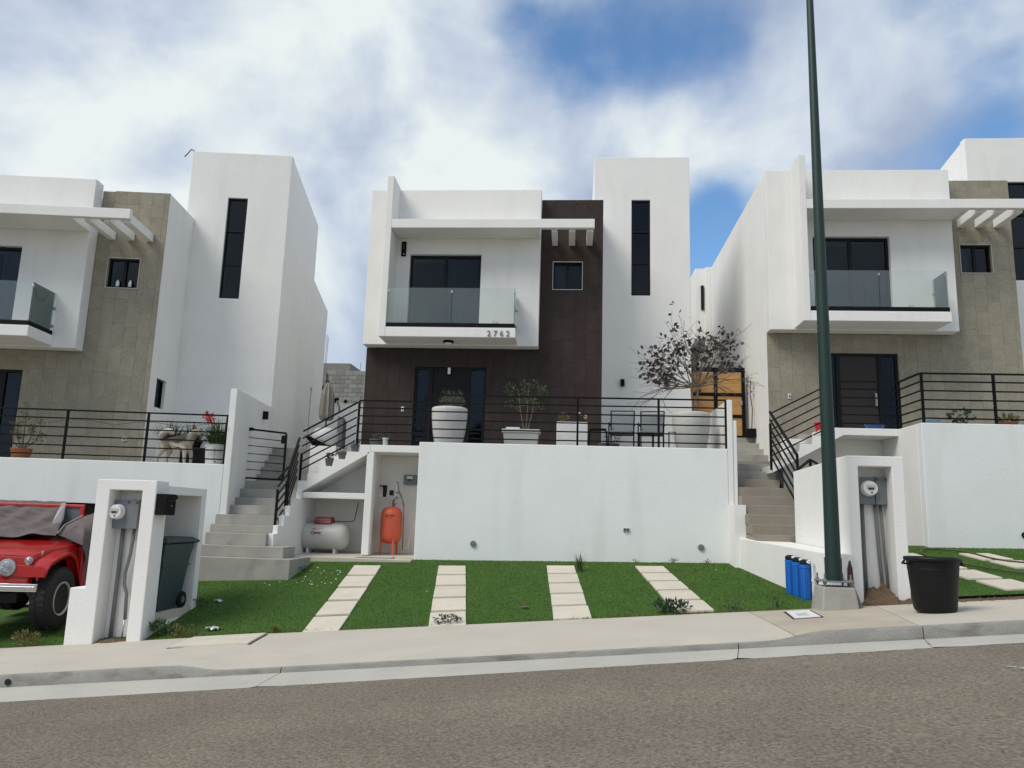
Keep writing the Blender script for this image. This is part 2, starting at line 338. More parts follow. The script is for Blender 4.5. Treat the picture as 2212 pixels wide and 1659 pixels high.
def wall_holes(mb, x0, x1, z0, z1, y0, y1, holes, axis='y'):
    """slab in the plane of axis with rectangular holes (a0,a1,z0,z1)"""
    xs = sorted({x0, x1, *[h[0] for h in holes], *[h[1] for h in holes]}); zs = sorted({z0, z1, *[h[2] for h in holes], *[h[3] for h in holes]})
    xs = [x for x in xs if x0 <= x <= x1]; zs = [z for z in zs if z0 <= z <= z1]
    idx = {}
    def V(i, j, k):
        key = (i, j, k)
        if key not in idx:
            p = (xs[i], (y0, y1)[k], zs[j]) if axis == 'y' else ((y0, y1)[k], xs[i], zs[j])
            idx[key] = len(mb.v); mb.v.append(p)
        return idx[key]
    def solid(i, j):
        if not (0 <= i < len(xs)-1 and 0 <= j < len(zs)-1): return False
        cx, cz = (xs[i]+xs[i+1])/2, (zs[j]+zs[j+1])/2
        return not any(h[0] < cx < h[1] and h[2] < cz < h[3] for h in holes)
    for i in range(len(xs)-1):
        for j in range(len(zs)-1):
            if not solid(i, j): continue
            mb.f.append((V(i, j, 0), V(i+1, j, 0), V(i+1, j+1, 0), V(i, j+1, 0)))
            mb.f.append((V(i, j, 1), V(i, j+1, 1), V(i+1, j+1, 1), V(i+1, j, 1)))
            if not solid(i-1, j): mb.f.append((V(i, j, 0), V(i, j+1, 0), V(i, j+1, 1), V(i, j, 1)))
            if not solid(i+1, j): mb.f.append((V(i+1, j, 0), V(i+1, j, 1), V(i+1, j+1, 1), V(i+1, j+1, 0)))
            if not solid(i, j-1): mb.f.append((V(i, j, 0), V(i, j, 1), V(i+1, j, 1), V(i+1, j, 0)))
            if not solid(i, j+1): mb.f.append((V(i, j+1, 0), V(i+1, j+1, 0), V(i+1, j+1, 1), V(i, j+1, 1)))
    return mb
def tiles(parent, name, m, rects, holes, y, w=.61, h=.305, th=.02, gap=.004, seed=1, vertical=True):
    """cladding tiles laid on the plane y, each its own object"""
    rnd = random.Random(seed); cache = {}
    inv = wm(parent).inverted() @ FR[0]
    tw, t_h = (h, w) if vertical else (w, h)
    for (x0, x1, z0, z1) in rects:
        i = 0; x = x0
        while x < x1-1e-4:
            xe = min(x+tw, x1); z = z0-rnd.random()*t_h
            while z < z1-1e-4:
                ze = z+t_h; a0, a1, b0, b1 = x, xe, max(z, z0), min(ze, z1); z = ze
                if b1-b0 < .03: continue
                parts = [(a0, a1, b0, b1)]
                for hh in holes:
                    nxt = []
                    for (p0, p1, q0, q1) in parts:
                        if p1 <= hh[0] or p0 >= hh[1] or q1 <= hh[2] or q0 >= hh[3]: nxt.append((p0, p1, q0, q1)); continue
                        if p0 < hh[0]: nxt.append((p0, hh[0], q0, q1))
                        if p1 > hh[1]: nxt.append((hh[1], p1, q0, q1))
                        m0, m1 = max(p0, hh[0]), min(p1, hh[1])
                        if q0 < hh[2]: nxt.append((m0, m1, q0, hh[2]))
                        if q1 > hh[3]: nxt.append((m0, m1, hh[3], q1))
                    parts = nxt
                for (p0, p1, q0, q1) in parts:
                    W, H = round(p1-p0-gap, 3), round(q1-q0-gap, 3)
                    if W < .012 or H < .012: continue
                    if (W, H) not in cache:
                        me = bpy.data.meshes.new(name); g = MB().box(-W/2, W/2, 0, th, -H/2, H/2)
                        me.from_pydata(g.v, [], g.f); me.materials.append(m); cache[(W, H)] = me
                    o = bpy.data.objects.new(name, cache[(W, H)]); col.objects.link(o); o.parent = parent
                    o.matrix_basis = inv @ Matrix.Translation(((p0+p1)/2, y+rnd.uniform(-.0008, .0008), (q0+q1)/2))
            x = xe; i += 1
def text_mesh(body, size, mtl, name, parent, origin, extr=.004, rx=90, rz=0, bend=None, spacing=1.):
    cu = bpy.data.curves.new('t', 'FONT'); cu.body = body; cu.size = size; cu.extrude = extr; cu.space_character = spacing; cu.resolution_u = 3
    to = bpy.data.objects.new('t', cu); col.objects.link(to); bpy.context.view_layer.update()
    dg = bpy.context.evaluated_depsgraph_get(); me = bpy.data.meshes.new_from_object(to.evaluated_get(dg)); col.objects.unlink(to); bpy.data.objects.remove(to)
    T = FR[0] @ Matrix.Translation(origin) @ Matrix.Rotation(R(rz), 4, 'Z') @ Matrix.Rotation(R(rx), 4, 'X')
    if bend: 
        for v in me.vertices: v.co = Vector(bend(v.co))
    inv = wm(parent).inverted() if parent else I4
    me.transform(inv @ T); me.materials.clear(); me.materials.append(mtl); me.name = name
    o = bpy.data.objects.new(name, me); col.objects.link(o); o.parent = parent; return o

# ------------------------------------------------------------------ ground heights
def lerp(a, b, t): return a+(b-a)*t
def sstep(t): t = max(0, min(1, t)); return t*t*(3-2*t)
def gut(x): return .19+.0985*x                  # outer gutter line y=8.35
def gbase(x): return .232+.0925*x               # foot of kerb y=8.75
def kh(x):                                      # kerb height with the dropped part in front of the drive
    return lerp(.135, .06, sstep((x+4.45)/.6)) if x < 0 else lerp(.06, .135, sstep((x-2.15)/.6))
def ktop(x): return gbase(x)+kh(x)
def edge(x): return .318+.083*x if x > -4.5 else .318+.083*-4.5+(x+4.5)*.092   # back of pavement, y=11.3
def lawnz(x, y):
    t = (y-11.3)/4.8; b = .89+.022*x
    return lerp(edge(x), b, t)
def rlawnz(x, y): return lerp(edge(x), 1.414+.0194*(x-6.74), (y-11.3)/3.9)
def llawnz(x, y): return edge(x)+.075*(y-11.3)
def grid(name, xs, ys, fn, m, kind='structure', parent=None):
    g = MB(); nx = len(xs)
    for y in ys:
        for x in xs: g.v.append((x, y, fn(x, y)))
    for j in range(len(ys)-1):
        for i in range(nx-1): a = j*nx+i; g.f.append((a, a+1, a+1+nx, a+nx))
    frame(F_C)
    return g.build(name, m, parent, kind=kind if parent is None else None)
def lin(a, b, n): return [a+(b-a)*i/n for i in range(n+1)]
XS = lin(-45, -8, 10)+lin(-8, 8, 80)[1:]+lin(8, 45, 10)[1:]
# wide ground sheet, rising behind the houses
def land(x, y):
    xc = max(-45, min(45, x)); z = .095*xc-.35
    if y > 18: z = lerp(z, 2.4+.05*xc, sstep((y-18)/3))
    if y > 27: z += 3.2*sstep((y-27)/8)
    return z
grid('ground', lin(-400, -45, 4)+lin(-45, 45, 30)[1:]+lin(45, 400, 4)[1:], lin(-300, -10, 4)+lin(-10, 40, 50)[1:]+lin(40, 500, 5)[1:], land, M['ground'])
grid('road', XS, lin(-9, 8.35, 24), lambda x, y: gut(x)+(8.35-y)*.012 if y > 3 else gut(x)+5.35*.012-(3-y)*.004, M['asphalt'])
grid('far_pavement', XS, [-12, -9], lambda x, y: gut(x)+.12, M['pavement'])
g = MB()
for a_, b_ in zip([-45, -9.3, -3.17, 1.83, 3.75, 9.0, 20], [-9.3, -3.17, 1.83, 3.75, 9.0, 20, 45]):
    n_ = 30 if b_-a_ < 10 else 6; base = len(g.v); xs_ = lin(a_+.004, b_-.004, n_); ys_ = [8.335, 8.45, 8.6, 8.76]
    for y in ys_:
        for k_, x in enumerate(xs_): g.v.append((x+(.10*(8.76-y)/.42 if k_ in (0, n_) else 0)*-1, y, lerp(gut(x)+.006, gbase(x), (y-8.35)/.4)+(0 if y > 8.34 else -.004+.006*noise.noise(Vector((x*9, 0, 0))))))
    for j_ in range(3):
        for k_ in range(n_): q_ = base+j_*(n_+1)+k_; g.f.append((q_, q_+1, q_+n_+2, q_+n_+1))
frame_c = None
gutter = None
GUT = g
# kerb: sections with recessed joints, slightly rounded top
frame(F_C)
gutter = GUT.build('gutter', M['gutter'], kind='structure')
kerb = MB(); prof = [(8.745, -.06), (8.752, .0), (8.765, .82), (8.785, .96), (8.796, .98), (8.799, .6)]
kx = sorted(set([-45, -20, -12]+[-9.3, -3.17, 1.83, 3.75, 9.0, 12, 20, 45])); KJ = []
for a, b in zip(kx[:-1], kx[1:]):
    n = max(1, int((b-a)/.2)) if -10 < a < 10 else 2
    base = len(kerb.v); xs = lin(a+.006, b-.006, n); m_ = len(prof)
    for x in xs:
        for k, (y, t) in enumerate(prof):
            wob = .004*noise.noise(Vector((x*4, k*3, 0))) if -9 < x < 9 else 0
            kerb.v.append((x, y+wob, gbase(x)+(kh(x)*t if t >= 0 else t)+wob))
    for i in range(n):
        for k in range(m_-1): p = base+i*m_+k; kerb.f.append((p, p+1, p+1+m_, p+m_))
    kerb.f.append(tuple(base+k for k in range(m_))); kerb.f.append(tuple(base+n*m_+k for k in range(m_))[::-1])
kerb_o = kerb.build('kerb', M['kerb'], kind='structure')
smooth_angle(kerb_o, 50)
for cx, cz, r_ in ((-6.33, -.335, .035), (-8.55, -.49, .035), (5.17, .80, .045)):    # drain holes in the kerb
    d = MB().lathe([(r_, -.012), (r_, .0)], (cx, 8.752, cz+.04 if cx < 0 else cz-.02), 14, 'y'); d.build('drain_hole', M['dark_room'], kerb_o)
# pavement: cast slabs with open joints; skewed joint lines as in the photograph
pav = bpy.data.objects.new('pavement', None); col.objects.link(pav); pav['kind'] = 'structure'; pav.location = (0, 9, gbase(0))
def pave_z(x, y): return lerp(ktop(x), edge(x), max(0, min(1, (y-8.80)/2.5)))
joints = [(-45, -45), (-14.5, -14.5), (-9.4, -9.6), (2.42, 2.55), (3.30, 4.12), (7.7, 7.9), (14, 14), (45, 45)]     # (x at kerb, x at back)
joints = [(-45, -45), (-14.5, -14.5), (-10.2, -10.2), (2.44, 2.50), (3.72, 4.22), (8.6, 8.8), (14, 14), (45, 45)]
for i, ((a0, a1), (b0, b1)) in enumerate(zip(joints[:-1], joints[1:])):
    g = MB(); n = max(2, int((b0-a0)/.16)) if -11 < a0 < 10 else 3; ny = 8; gp = .005
    for j in range(ny+1):
        y = lerp(8.80, 11.30, j/ny); t = j/ny
        for k in range(n+1):
            x = lerp(lerp(a0, a1, t)+gp, lerp(b0, b1, t)-gp, k/n); g.v.append((x, y, pave_z(x, y)))
    for j in range(ny):
        for k in range(n): p = j*(n+1)+k; g.f.append((p, p+1, p+n+2, p+n+1))
    o = g.build('paving_slab', M['pavement_brown'] if i == 3 else M['pavement'], pav)
    so = o.modifiers.new('solid', 'SOLIDIFY'); so.thickness = .12; so.offset = -1
def flat_slab(name, pts, zf, th, m, parent=None, lift=.004, bevel=.004, **kw):
    n = len(pts); g = MB()
    g.v = [(x, y, zf(x, y)+lift-th) for x, y in pts]+[(x, y, zf(x, y)+lift) for x, y in pts]
    g.f = [tuple(range(n))[::-1], tuple(range(n, 2*n))]+[(i, (i+1) % n, n+(i+1) % n, n+i) for i in range(n)]
    return g.build(name, m, parent, bevel=bevel, **kw)
# lawns
grid('lawn', lin(-7.15, 3.6, 60), lin(11.3, 16.2, 20), lambda x, y: lawnz(x, y)-.012, M['turf'])
grid('right_lawn', lin(4.75, 20, 60), lin(11.62, 15.4, 16), lambda x, y: rlawnz(x, y)-.012, M['turf'])
grid('left_lawn', lin(-24, -7.2, 50), lin(11.3, 17.5, 16), lambda x, y: llawnz(x, y)-.012, M['turf'])
grid('dirt_strip', lin(3.4, 8.6, 30), [11.29, 11.4, 11.5, 11.64], lambda x, y: edge(x)-.004+.012*noise.noise(Vector((x*5, y*9, 0))), M['soil'])
def grass(name, rects, zf, dens, keep, label=None):
    P = []
    for (x0, x1, y0, y1) in rects:
        n = int((x1-x0)*(y1-y0)*dens); a = np.random.rand(n, 2)*[x1-x0, y1-y0]+[x0, y0]; P.append(a)
    P = np.concatenate(P); k = np.array([keep(x, y) for x, y in P]); P = P[k]; n = len(P)
    z = np.array([zf(x, y) for x, y in P]); h = np.random.uniform(.010, .019, n); w = np.random.uniform(.003, .006, n)
    ang = np.random.rand(n)*6.283; lean = np.random.normal(0, .010, (n, 2))
    V = np.zeros((n, 3, 3)); cx = np.cos(ang)*w; cy = np.sin(ang)*w
    V[:, 0] = np.stack([P[:, 0]-cx, P[:, 1]-cy, z-.013], 1); V[:, 1] = np.stack([P[:, 0]+cx, P[:, 1]+cy, z-.012], 1)
    V[:, 2] = np.stack([P[:, 0]+lean[:, 0], P[:, 1]+lean[:, 1], z+h-.010], 1)
    me = bpy.data.meshes.new(name); me.vertices.add(3*n); me.vertices.foreach_set('co', V.reshape(-1)); me.loops.add(3*n); me.loops.foreach_set('vertex_index', np.arange(3*n))
    me.polygons.add(n); me.polygons.foreach_set('loop_start', np.arange(0, 3*n, 3)); me.polygons.foreach_set('loop_total', np.full(n, 3)); me.update(); me.materials.append(M['blade'])
    o = bpy.data.objects.new(name, me); col.objects.link(o); return tag(o, label, 'grass', kind='stuff')
COLS = [[(-3.99, 15.5), (-3.53, 11.2)], [(-2.30, 15.5), (-1.70, 11.2)], [(-.16, 15.55), (.07, 11.28)], [(1.56, 15.55), (1.80, 11.40)]]
def in_paver(x, y):
    for (xa, ya), (xb, yb) in COLS:
        if y > ya+.02 or y < yb-.1: continue
        c = lerp(xa, xb, (ya-y)/(ya-yb)+.0)
        if abs(x-c) < .275: return True
    return False
def lowwall_x(y): return 3.22+.0889*(16.2-y)

# ------------------------------------------------------------------ houses
def window(root, x0, x1, z0, z1, y, panes, mull, name='window', hor=False, curtain=(), glassm='window_glass', fw_=.045, depth=.07, trim=False, room=.45, side=False):
    """frame with panes in an opening of the wall; panes = number of lights"""
    def B(g, a0, a1, b0, b1, c0, c1): return g.box(b0, b1, a0, a1, c0, c1) if side else g.box(a0, a1, b0, b1, c0, c1)
    s = -1 if side else 1
    fr = MB(); ya, yb = (y, y+depth*s); ya, yb = min(ya, yb), max(ya, yb)
    B(fr, x0+.002, x1-.002, ya, yb, z1-fw_, z1-.002); B(fr, x0+.002, x1-.002, ya, yb, z0+.002, z0+fw_); B(fr, x0+.002, x0+fw_, ya, yb, z0+fw_, z1-fw_); B(fr, x1-fw_, x1-.002, ya, yb, z0+fw_, z1-fw_)
    if hor:
        for k in range(1, panes): zc = lerp(z0, z1, k/panes); B(fr, x0+fw_, x1-fw_, ya, yb, zc-mull/2, zc+mull/2)
    else:
        for k in range(1, panes): xc = lerp(x0, x1, k/panes); B(fr, xc-mull/2, xc+mull/2, ya, yb, z0+fw_, z1-fw_)
    f = fr.build(name, M['frame'], root)
    for k in range(panes):
        g = MB()
        yy = y+(.03 if k % 2 == 0 else .045)*s; y2 = yy+.006*s; p0, p1 = min(yy, y2), max(yy, y2)
        if hor: B(g, x0+fw_, x1-fw_, p0, p1, lerp(z0, z1, k/panes)+mull*.4, lerp(z0, z1, (k+1)/panes)-mull*.4)
        else: B(g, lerp(x0, x1, k/panes)+(fw_ if k == 0 else mull*.4), lerp(x0, x1, (k+1)/panes)-(fw_ if k == panes-1 else mull*.4), p0, p1, z0+fw_, z1-fw_)
        g.build('pane', M[glassm], f)
    for c in curtain:                    # (x0,x1,z0,z1,material)
        if side: continue
        n = max(4, int((c[1]-c[0])/.04)); g = MB()
        for zz in (c[2], c[3]):
            for k in range(n+1): g.v.append((lerp(c[0], c[1], k/n), y+.16+(.018 if k % 2 else -.018), zz))
        for k in range(n): g.f.append((k, k+1, n+2+k, n+1+k))
        g.build('curtain', M[c[4]], f)  # dark_room entries are no curtains: near-black sheets painting an unlit room
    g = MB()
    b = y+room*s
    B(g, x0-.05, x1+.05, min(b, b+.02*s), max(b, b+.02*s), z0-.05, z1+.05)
    g.build('dark_backdrop', M['dark_room'], f)  # added panel close behind the glass, the room's darkness is its colour
    if trim and not side:
        t = MB(); e = .013
        ya, yb = y-.106, y-.001
        t.box(x0-e, x1+e, ya, ya+.014, z1-.003, z1+e); t.box(x0-e, x1+e, ya, ya+.014, z0-e, z0+.003); t.box(x0-e, x0+.003, ya, ya+.014, z0+.003, z1-.003); t.box(x1-.003, x1+e, ya, ya+.014, z0+.003, z1-.003)
        t.build('sill_trim', M['pot_grey'], f)
    return f
def outlet(root, x, y, z, name='outlet_box', w=.11, h=.07, m='steel'):
    o = MB().box(x-w/2, x+w/2, y-.022, y+.002, z-h/2, z+h/2).build(name, M[m], root, bevel=.004)
    MB().box(x-w*.33, x+w*.33, y-.028, y-.0215, z-h*.28, z+h*.28).build('socket_plate', M['white_plastic' if m != 'white_plastic' else 'grey_metal'], o)
    return o
def house(F, tile_m, joint_m, label, P2, PT, seed, number=None, curt=0, floor=3.2, trim=True):
    frame(F)
    h = thing('house', label, 'house', (-1.1, 21, 3.0))
    S = M['stucco']; P0, P1 = 19.5, 19.12
    D1 = (-4.30, -2.41, 6.45, 8.49); D0 = (-4.09, -2.21, floor+.0, 5.55); W0 = (-.535, .23, 7.67, 8.42); WT = (1.63, 2.16, 7.97, 10.81)
    # upper white box and its parapet
    g = MB(); wall_holes(g, -5.42, -.87, 6.045, 10.29, P1, P0-.003, [D1])
    g.build('upper_wall', S, h, bevel=.012)
    # stone or tile clad lower storey and stair column: backing wall, then the pieces
    g = MB(); wall_holes(g, -5.41, -.873, floor-1.3, 6.04, P0+.022, P0+.2, [D0]); g.build('lower_wall', M[joint_m], h)
    g = MB(); wall_holes(g, -.87, .765, floor-1.3, 10.15, P0+.022, P0+.2, [W0]); g.build('column_wall', M[joint_m], h)
    tiles(h, 'cladding_tile', M[tile_m], [(-5.41, -.87, floor-.25, 6.04), (-.87, .77, floor-.25, 10.165)], [D0, W0], P0, seed=seed, gap=.0035)
    # body and side walls
    g = MB(); wall_holes(g, P1+.002+.4, 27, 1.6, 10.285, -5.42, -5.22, [], 'x'); g.build('side_wall', S, h, bevel=.01)
    g = MB(); wall_holes(g, P0+.024, PT-.003, 1.6, 10.16, .58, .77, [(19.92, 20.48, 4.83, 5.55)], 'x'); g.build('side_wall', S, h)
    window(h, 19.92, 20.48, 4.83, 5.55, .70, 1, .04, side=True, room=.3)
    g = MB().box(-5.219, .579, 20.55, 27, 1.6, 10.0); g.build('body', S, h)
    g = MB().box(-5.219, .579, P0+.203, 20.549, 9.8, 10.02); g.build('roof', S, h)
    g = MB().box(-5.219, .579, P0+.203, 20.549, 6.05, 6.25); g.build('floor_slab', M['dark_room'], h)
    # tower
    g = MB(); wall_holes(g, .56, 3.27, 1.6, 12.12, PT, PT+.25, [WT]); g.build('tower_wall', S, h, bevel=.012)
    g = MB().prism([(PT+.2502, 1.6), (PT+3.75, 1.6), (PT+3.75, 11.55), (PT+.2502, 12.06)], 'x', 3.05, 3.27); g.build('tower_side_wall', S, h, bevel=.01)
    g = MB().prism([(PT+.2502, 10.0), (PT+3.75, 10.0), (PT+3.75, 11.55), (PT+.2502, 12.06)], 'x', .56, .78); g.build('tower_side_wall', S, h)
    g = MB().prism([(PT+.9, 1.6), (PT+3.74, 1.6), (PT+3.74, 11.3), (PT+.9, 11.7)], 'x', .785, 3.045); g.build('tower_body', S, h)
    g = MB().box(.785, 3.045, PT+.2505, PT+.899, 11.6, 11.8); g.build('tower_roof', S, h)
    g = MB().prism([(PT+3.752, 1.6), (PT+6.15, 1.6), (PT+6.15, 9.35), (PT+3.752, 9.72)], 'x', .60, 3.268); g.build('rear_wing', S, h)
    window(h, *WT, PT+.05, 3, .035, hor=True, room=.5)
    # fin, canopy, pergola rafters, balcony
    g = MB().box(-4.82, -4.652, P2, P1-.002, 6.08, 10.34); g.build('fin_wall', S, h, bevel=.012)
    g = MB().prism([(-4.650, P2), (.51, P2), (.51, P2+.13), (-.868, P2+.13), (-.868, P1-.002), (-4.650, P1-.002)], 'z', 8.925, 9.165); g.build('canopy', S, h, bevel=.012)
    for a, b in ((-.57, -.43), (-.13, .03), (.325, .485)):
        MB().box(a, b, P2+.132, P0-.002, 8.87, 9.08).build('rafter', S, h, bevel=.01)
    g = MB().box(-4.650, -1.40, P2, P1-.002, 6.08, 6.33); g.build('balcony_slab', S, h, bevel=.012)
    g = MB().box(-4.648, -1.43, P2+.015, P2+.06, 6.332, 6.44).box(-1.475, -1.43, P2+.061, P1-.003, 6.332, 6.44); g.build('glass_channel', M['black'], h)
    xm = -3.02
    for a, b in ((-4.64, xm-.006), (xm+.006, -1.432)):
        MB().box(a, b, P2+.030, P2+.040, 6.38, 7.35).build('glass_panel', M['balcony_glass'], h)
    MB().box(-1.455, -1.445, P2+.045, P1-.01, 6.38, 7.34).build('glass_panel', M['balcony_glass'], h)
    for (x, y, z) in ((xm, P2+.02, 7.25), (-1.45, P2+.03, 7.25), (-4.62, P2+.02, 7.25), (-1.44, P1-.04, 6.98), (-1.44, P1-.04, 6.55)):
        MB().box(x-.025, x+.025, y-.008, y+.03, z-.03, z+.03).build('glass_clamp', M['steel'], h, bevel=.005)
    # openings
    cur = [(-3.33, -2.44, 6.5, 8.42, 'shade')] if curt == 0 else ([(-2.95, -2.44, 6.5, 8.42, 'curtain')] if curt == 1 else [(-3.3, -2.46, 6.5, 8.42, 'dark_room')])
    window(h, *D1, P1+.12, 2, .08, name='balcony_door', curtain=cur, room=.75, fw_=.065)
    cw = [(-.5, -.20, 7.7, 8.4, 'curtain'), (-.17, .2, 7.7, 8.4, 'dark_room')] if curt != 1 else []
    window(h, *W0, P0+.09, 2, .07, curtain=cw, trim=trim, room=.5)
    # front door with side lights
    fr = MB(); z0, z1 = floor, 5.55; y = P0+.06
    for a, b in ((-4.088, -4.03), (-3.72, -3.62), (-2.70, -2.62), (-2.27, -2.212)): fr.box(a, b, y, y+.09, z0, z1-.002)
    for a, b in ((-4.03, -3.72), (-3.62, -2.70), (-2.62, -2.27)): fr.box(a, b, y, y+.09, z1-.06, z1-.002)
    f = fr.build('front_door', M['frame'], h)
    leafm = 'door_wood' if curt == 2 else 'frame'
    MB().box(-3.615, -2.705, y+.03, y+.08, z0+.01, z1-.062).build('door_leaf', M[leafm], f)
    for a, b in ((-4.03, -3.72), (-2.62, -2.27)):
        MB().box(a, b, y+.04, y+.046, z0+.01, z1-.062).build('side_light', M['window_glass'], f)
    MB().box(-2.80, -2.755, y-.02, y+.028, z0+.95, z0+1.30).tube([(-2.777, y-.05, z0+1.28), (-2.777, y-.055, z0+1.0)], .012).build('handle', M['steel'], f)
    MB().box(-4.15, -2.15, P0+.6, P0+.62, z0-.1, z1+.1).build('dark_backdrop', M['dark_room'], f)  # same dark panel behind the door, unlit hall put into its colour
    outlet(h, -1.98, P1, 6.66, w=.11, h=.075)
    outlet(h, -4.36 if curt != 2 else -4.9, P0, 4.42, 'light_switch', .075, .12, 'white_plastic')
    # soffit lamp under the balcony
    if curt == 0:
        l = MB().lathe([(.13, 0), (.14, -.03), (.12, -.06)], (-3.12, P2+.42, 6.078), 20).build('soffit_lamp', M['black'], h, smooth=True)
        MB().lathe([(.105, 0), (.10, -.05), (.06, -.085), (.01, -.095)], (-3.12, P2+.42, 6.05), 20).build('lamp_bowl', M['white_plastic'], l, smooth=True)
        l = MB().box(-4.53, -4.50, P1-.05, P1-.002, 8.43, 8.82).box(-4.44, -4.41, P1-.05, P1-.002, 8.43, 8.82).box(-4.499, -4.441, P1-.05, P1-.002, 8.79, 8.82).box(-4.499, -4.441, P1-.05, P1-.002, 8.43, 8.46).box(-4.499, -4.441, P1-.07, P1-.002, 8.52, 8.60)
        l = l.build('wall_lantern', M['black'], h); MB().box(-4.497, -4.443, P1-.045, P1-.01, 8.60, 8.789).build('lantern_glass', M['window_glass'], l)
        tg = MB().box(-3.22, -3.15, P0-.02, P0-.012, 5.36, 5.53).build('door_tag', M['white_plastic'], h)
    if curt == 2:
        MB().lathe([(.085, 0), (.075, -.02), (.03, -.03)], (-4.5, P1-.001, 8.98-.35), 20, 'y').build('round_cover', M['steel'], h)
    if number:
        nb = bpy.data.objects.new('house_number', None); col.objects.link(nb); nb.parent = h; nb.matrix_basis = wm(h).inverted() @ FR[0] @ Matrix.Translation((-1.75, P2, 6.2))
        for i, ch in enumerate(number):
            text_mesh(ch, .20, M['grey_metal'], 'digit', nb, (-2.10+i*.155, P2-.012, 6.115), .008)
    return h
hc = house(F_C, 'dark_tile', 'mortar_dark', 'middle white two-storey house with dark brown cladding and number 2762 on its balcony', 18.35, 21.0, 3, '2762', 0, 3.2)
hl = house(F_L, 'stone_tile', 'mortar_light', 'leftmost white house with beige stone cladding, its tall narrow window tower next to the steps', 18.11, 21.14, 5, None, 1, 3.27)
hr = house(F_R, 'stone_tile', 'mortar_light', 'white house with beige stone cladding and brown door behind the green lamp post', 18.35, 21.0, 9, None, 2, 3.24)
# two white bottles on the small window of the left house, cable on its roof, and the thin waste pipe
frame(F_L)
for x in (-.28, .02):
    b = MB().lathe([(.035, 0), (.04, .01), (.04, .10), (.03, .13), (.018, .14), (.018, .165)], (x, 19.565, 7.718), 12).build('window_bottle', M['white_plastic'], None, smooth=True, cat='bottle', label='left one of two white bottles inside the small square window on beige stone' if x < 0 else 'right one of two white bottles inside the small square window on beige stone')
tag(MB().tube([(.62, 21.2, 12.11), (.50, 21.15, 12.17), (.42, 21.1, 12.0), (.38, 21.05, 11.9)], .016).build('roof_cable', M['fire']), 'dark red cable hanging off the corner of the tall left tower', 'cable')
tag(MB().tube([(3.285, 25.6, 4.2), (3.285, 25.6, 6.35)], .014).box(3.28, 3.31, 25.5, 25.7, 6.3, 6.35).build('wall_pipe', M['steel']), 'thin grey pipe standing against the right side wall of the left house', 'pipe')
frame(F_C)
def wall_lamp(x, y, z, label, group=None):
    t = thing('wall_lamp', label, 'lamp', (x, y, z), group)
    MB().box(x-.055, x+.055, y-.11, y-.003, z-.09, z+.10).build('lamp_body', M['black'], t, bevel=.004)
    MB().lathe([(.04, -.012), (.04, 0)], (x, y-.055, z-.09), 12).build('lens', M['lamp_glass'], t)
    return t
wall_lamp(1.39, 21.0, 5.46, 'small black cube lamp, left of the pair on the white tower behind the chairs', 'black cube wall lamps')
wall_lamp(2.58, 21.0, 5.47, 'small black cube lamp, nearest the purple-leaved tree on the white tower', 'black cube wall lamps')
frame(F_L); wall_lamp(3.52+.06, 19.6, 4.66, 'small black cube lamp above the black gate by the left house steps', 'black cube wall lamps'); frame(F_C)
# chimney cap on the right tower
tag(MB().lathe([(.09, 0), (.09, .35), (.16, .36), (.16, .46), (.07, .50)], (11.9, 24.5, 12.3), 14).build('roof_vent', M['grey_metal'], smooth=False), 'dark round vent cap on top of the right tower', 'vent')
# rear volumes of the middle and right lots
g = thing('rear_annex', 'white rear annex seen in the gap left of the right house', 'annex', (4.8, 28, 3))
MB().box(4.40, 4.75, 27.2, 29.4, 8.2, 10.85).build('wall', M['stucco'], g, bevel=.01)
MB().box(4.74, 5.4, 27.02, 29.4, 3, 10.85).build('wall', M['stucco'], g, bevel=.01)
MB().box(4.60, 4.70, 27.15, 27.21, 9.3, 10.2).build('window', M['frame'], g)
g = thing('back_building', 'low white building with flat roof just right of the middle tower', 'building', (3.7, 28, 3))
MB().box(3.35, 4.18, 28.2, 31, 3, 10.35).build('wall', M['stucco'], g, bevel=.01)
MB().box(3.32, 4.20, 28.17, 31, 10.351, 10.42).build('parapet_cap', M['concrete'], g)
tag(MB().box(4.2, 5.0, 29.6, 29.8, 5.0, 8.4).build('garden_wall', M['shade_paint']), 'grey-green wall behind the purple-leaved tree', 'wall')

# ------------------------------------------------------------------ retaining walls and terraces
def vent_cap(x, y, z, label, r_=.062, m='grey_metal'):
    t = thing('vent_cap', label, 'vent', (x, y, z), 'round vents in the white walls')
    MB().lathe([(r_, -.03), (r_*1.02, 0)], (x, y, z), 18, 'y').build('cap', M[m], t)
    MB().lathe([(r_*.55, -.038), (r_*.6, -.028)], (x, y, z), 12, 'y').build('cap_centre', M['conduit'], t)
frame(F_C)
t = thing('retaining_wall', 'long white retaining wall under the middle terrace with flower pots on top', 'wall', (0, 16.2, .8))
MB().box(-3.20, 3.228, 16.10, 16.32, .3, 3.25).build('front_wall', M['stucco2'], t, bevel=.014)
MB().box(3.230, 3.335, 16.10, 18.7, .3, 4.27).build('side_parapet', M['stucco'], t, bevel=.012)
MB().box(3.337, 3.42, 16.12, 18.4, .3, 3.84).build('side_parapet', M['stucco'], t, bevel=.012)
MB().box(-3.20, -3.0, 16.322, 17.598, .3, 2.95).build('end_wall', M['stucco'], t)
MB().box(-5.40, 3.228, 17.62, 19.5, 2.6, 3.19).box(-2.998, 3.228, 16.322, 17.618, 2.95, 3.19).build('terrace_floor', M['concrete'], t)
MB().box(-5.84, -3.202, 17.60, 17.618, .3, 3.05).build('niche_back_wall', M['stucco'], t)
vent_cap(-1.97, 16.098, 1.17, 'round grey vent low on the middle white wall, behind the second paver row')
vent_cap(2.66, 16.098, 1.245, 'round grey vent low on the middle white wall near the low side wall')
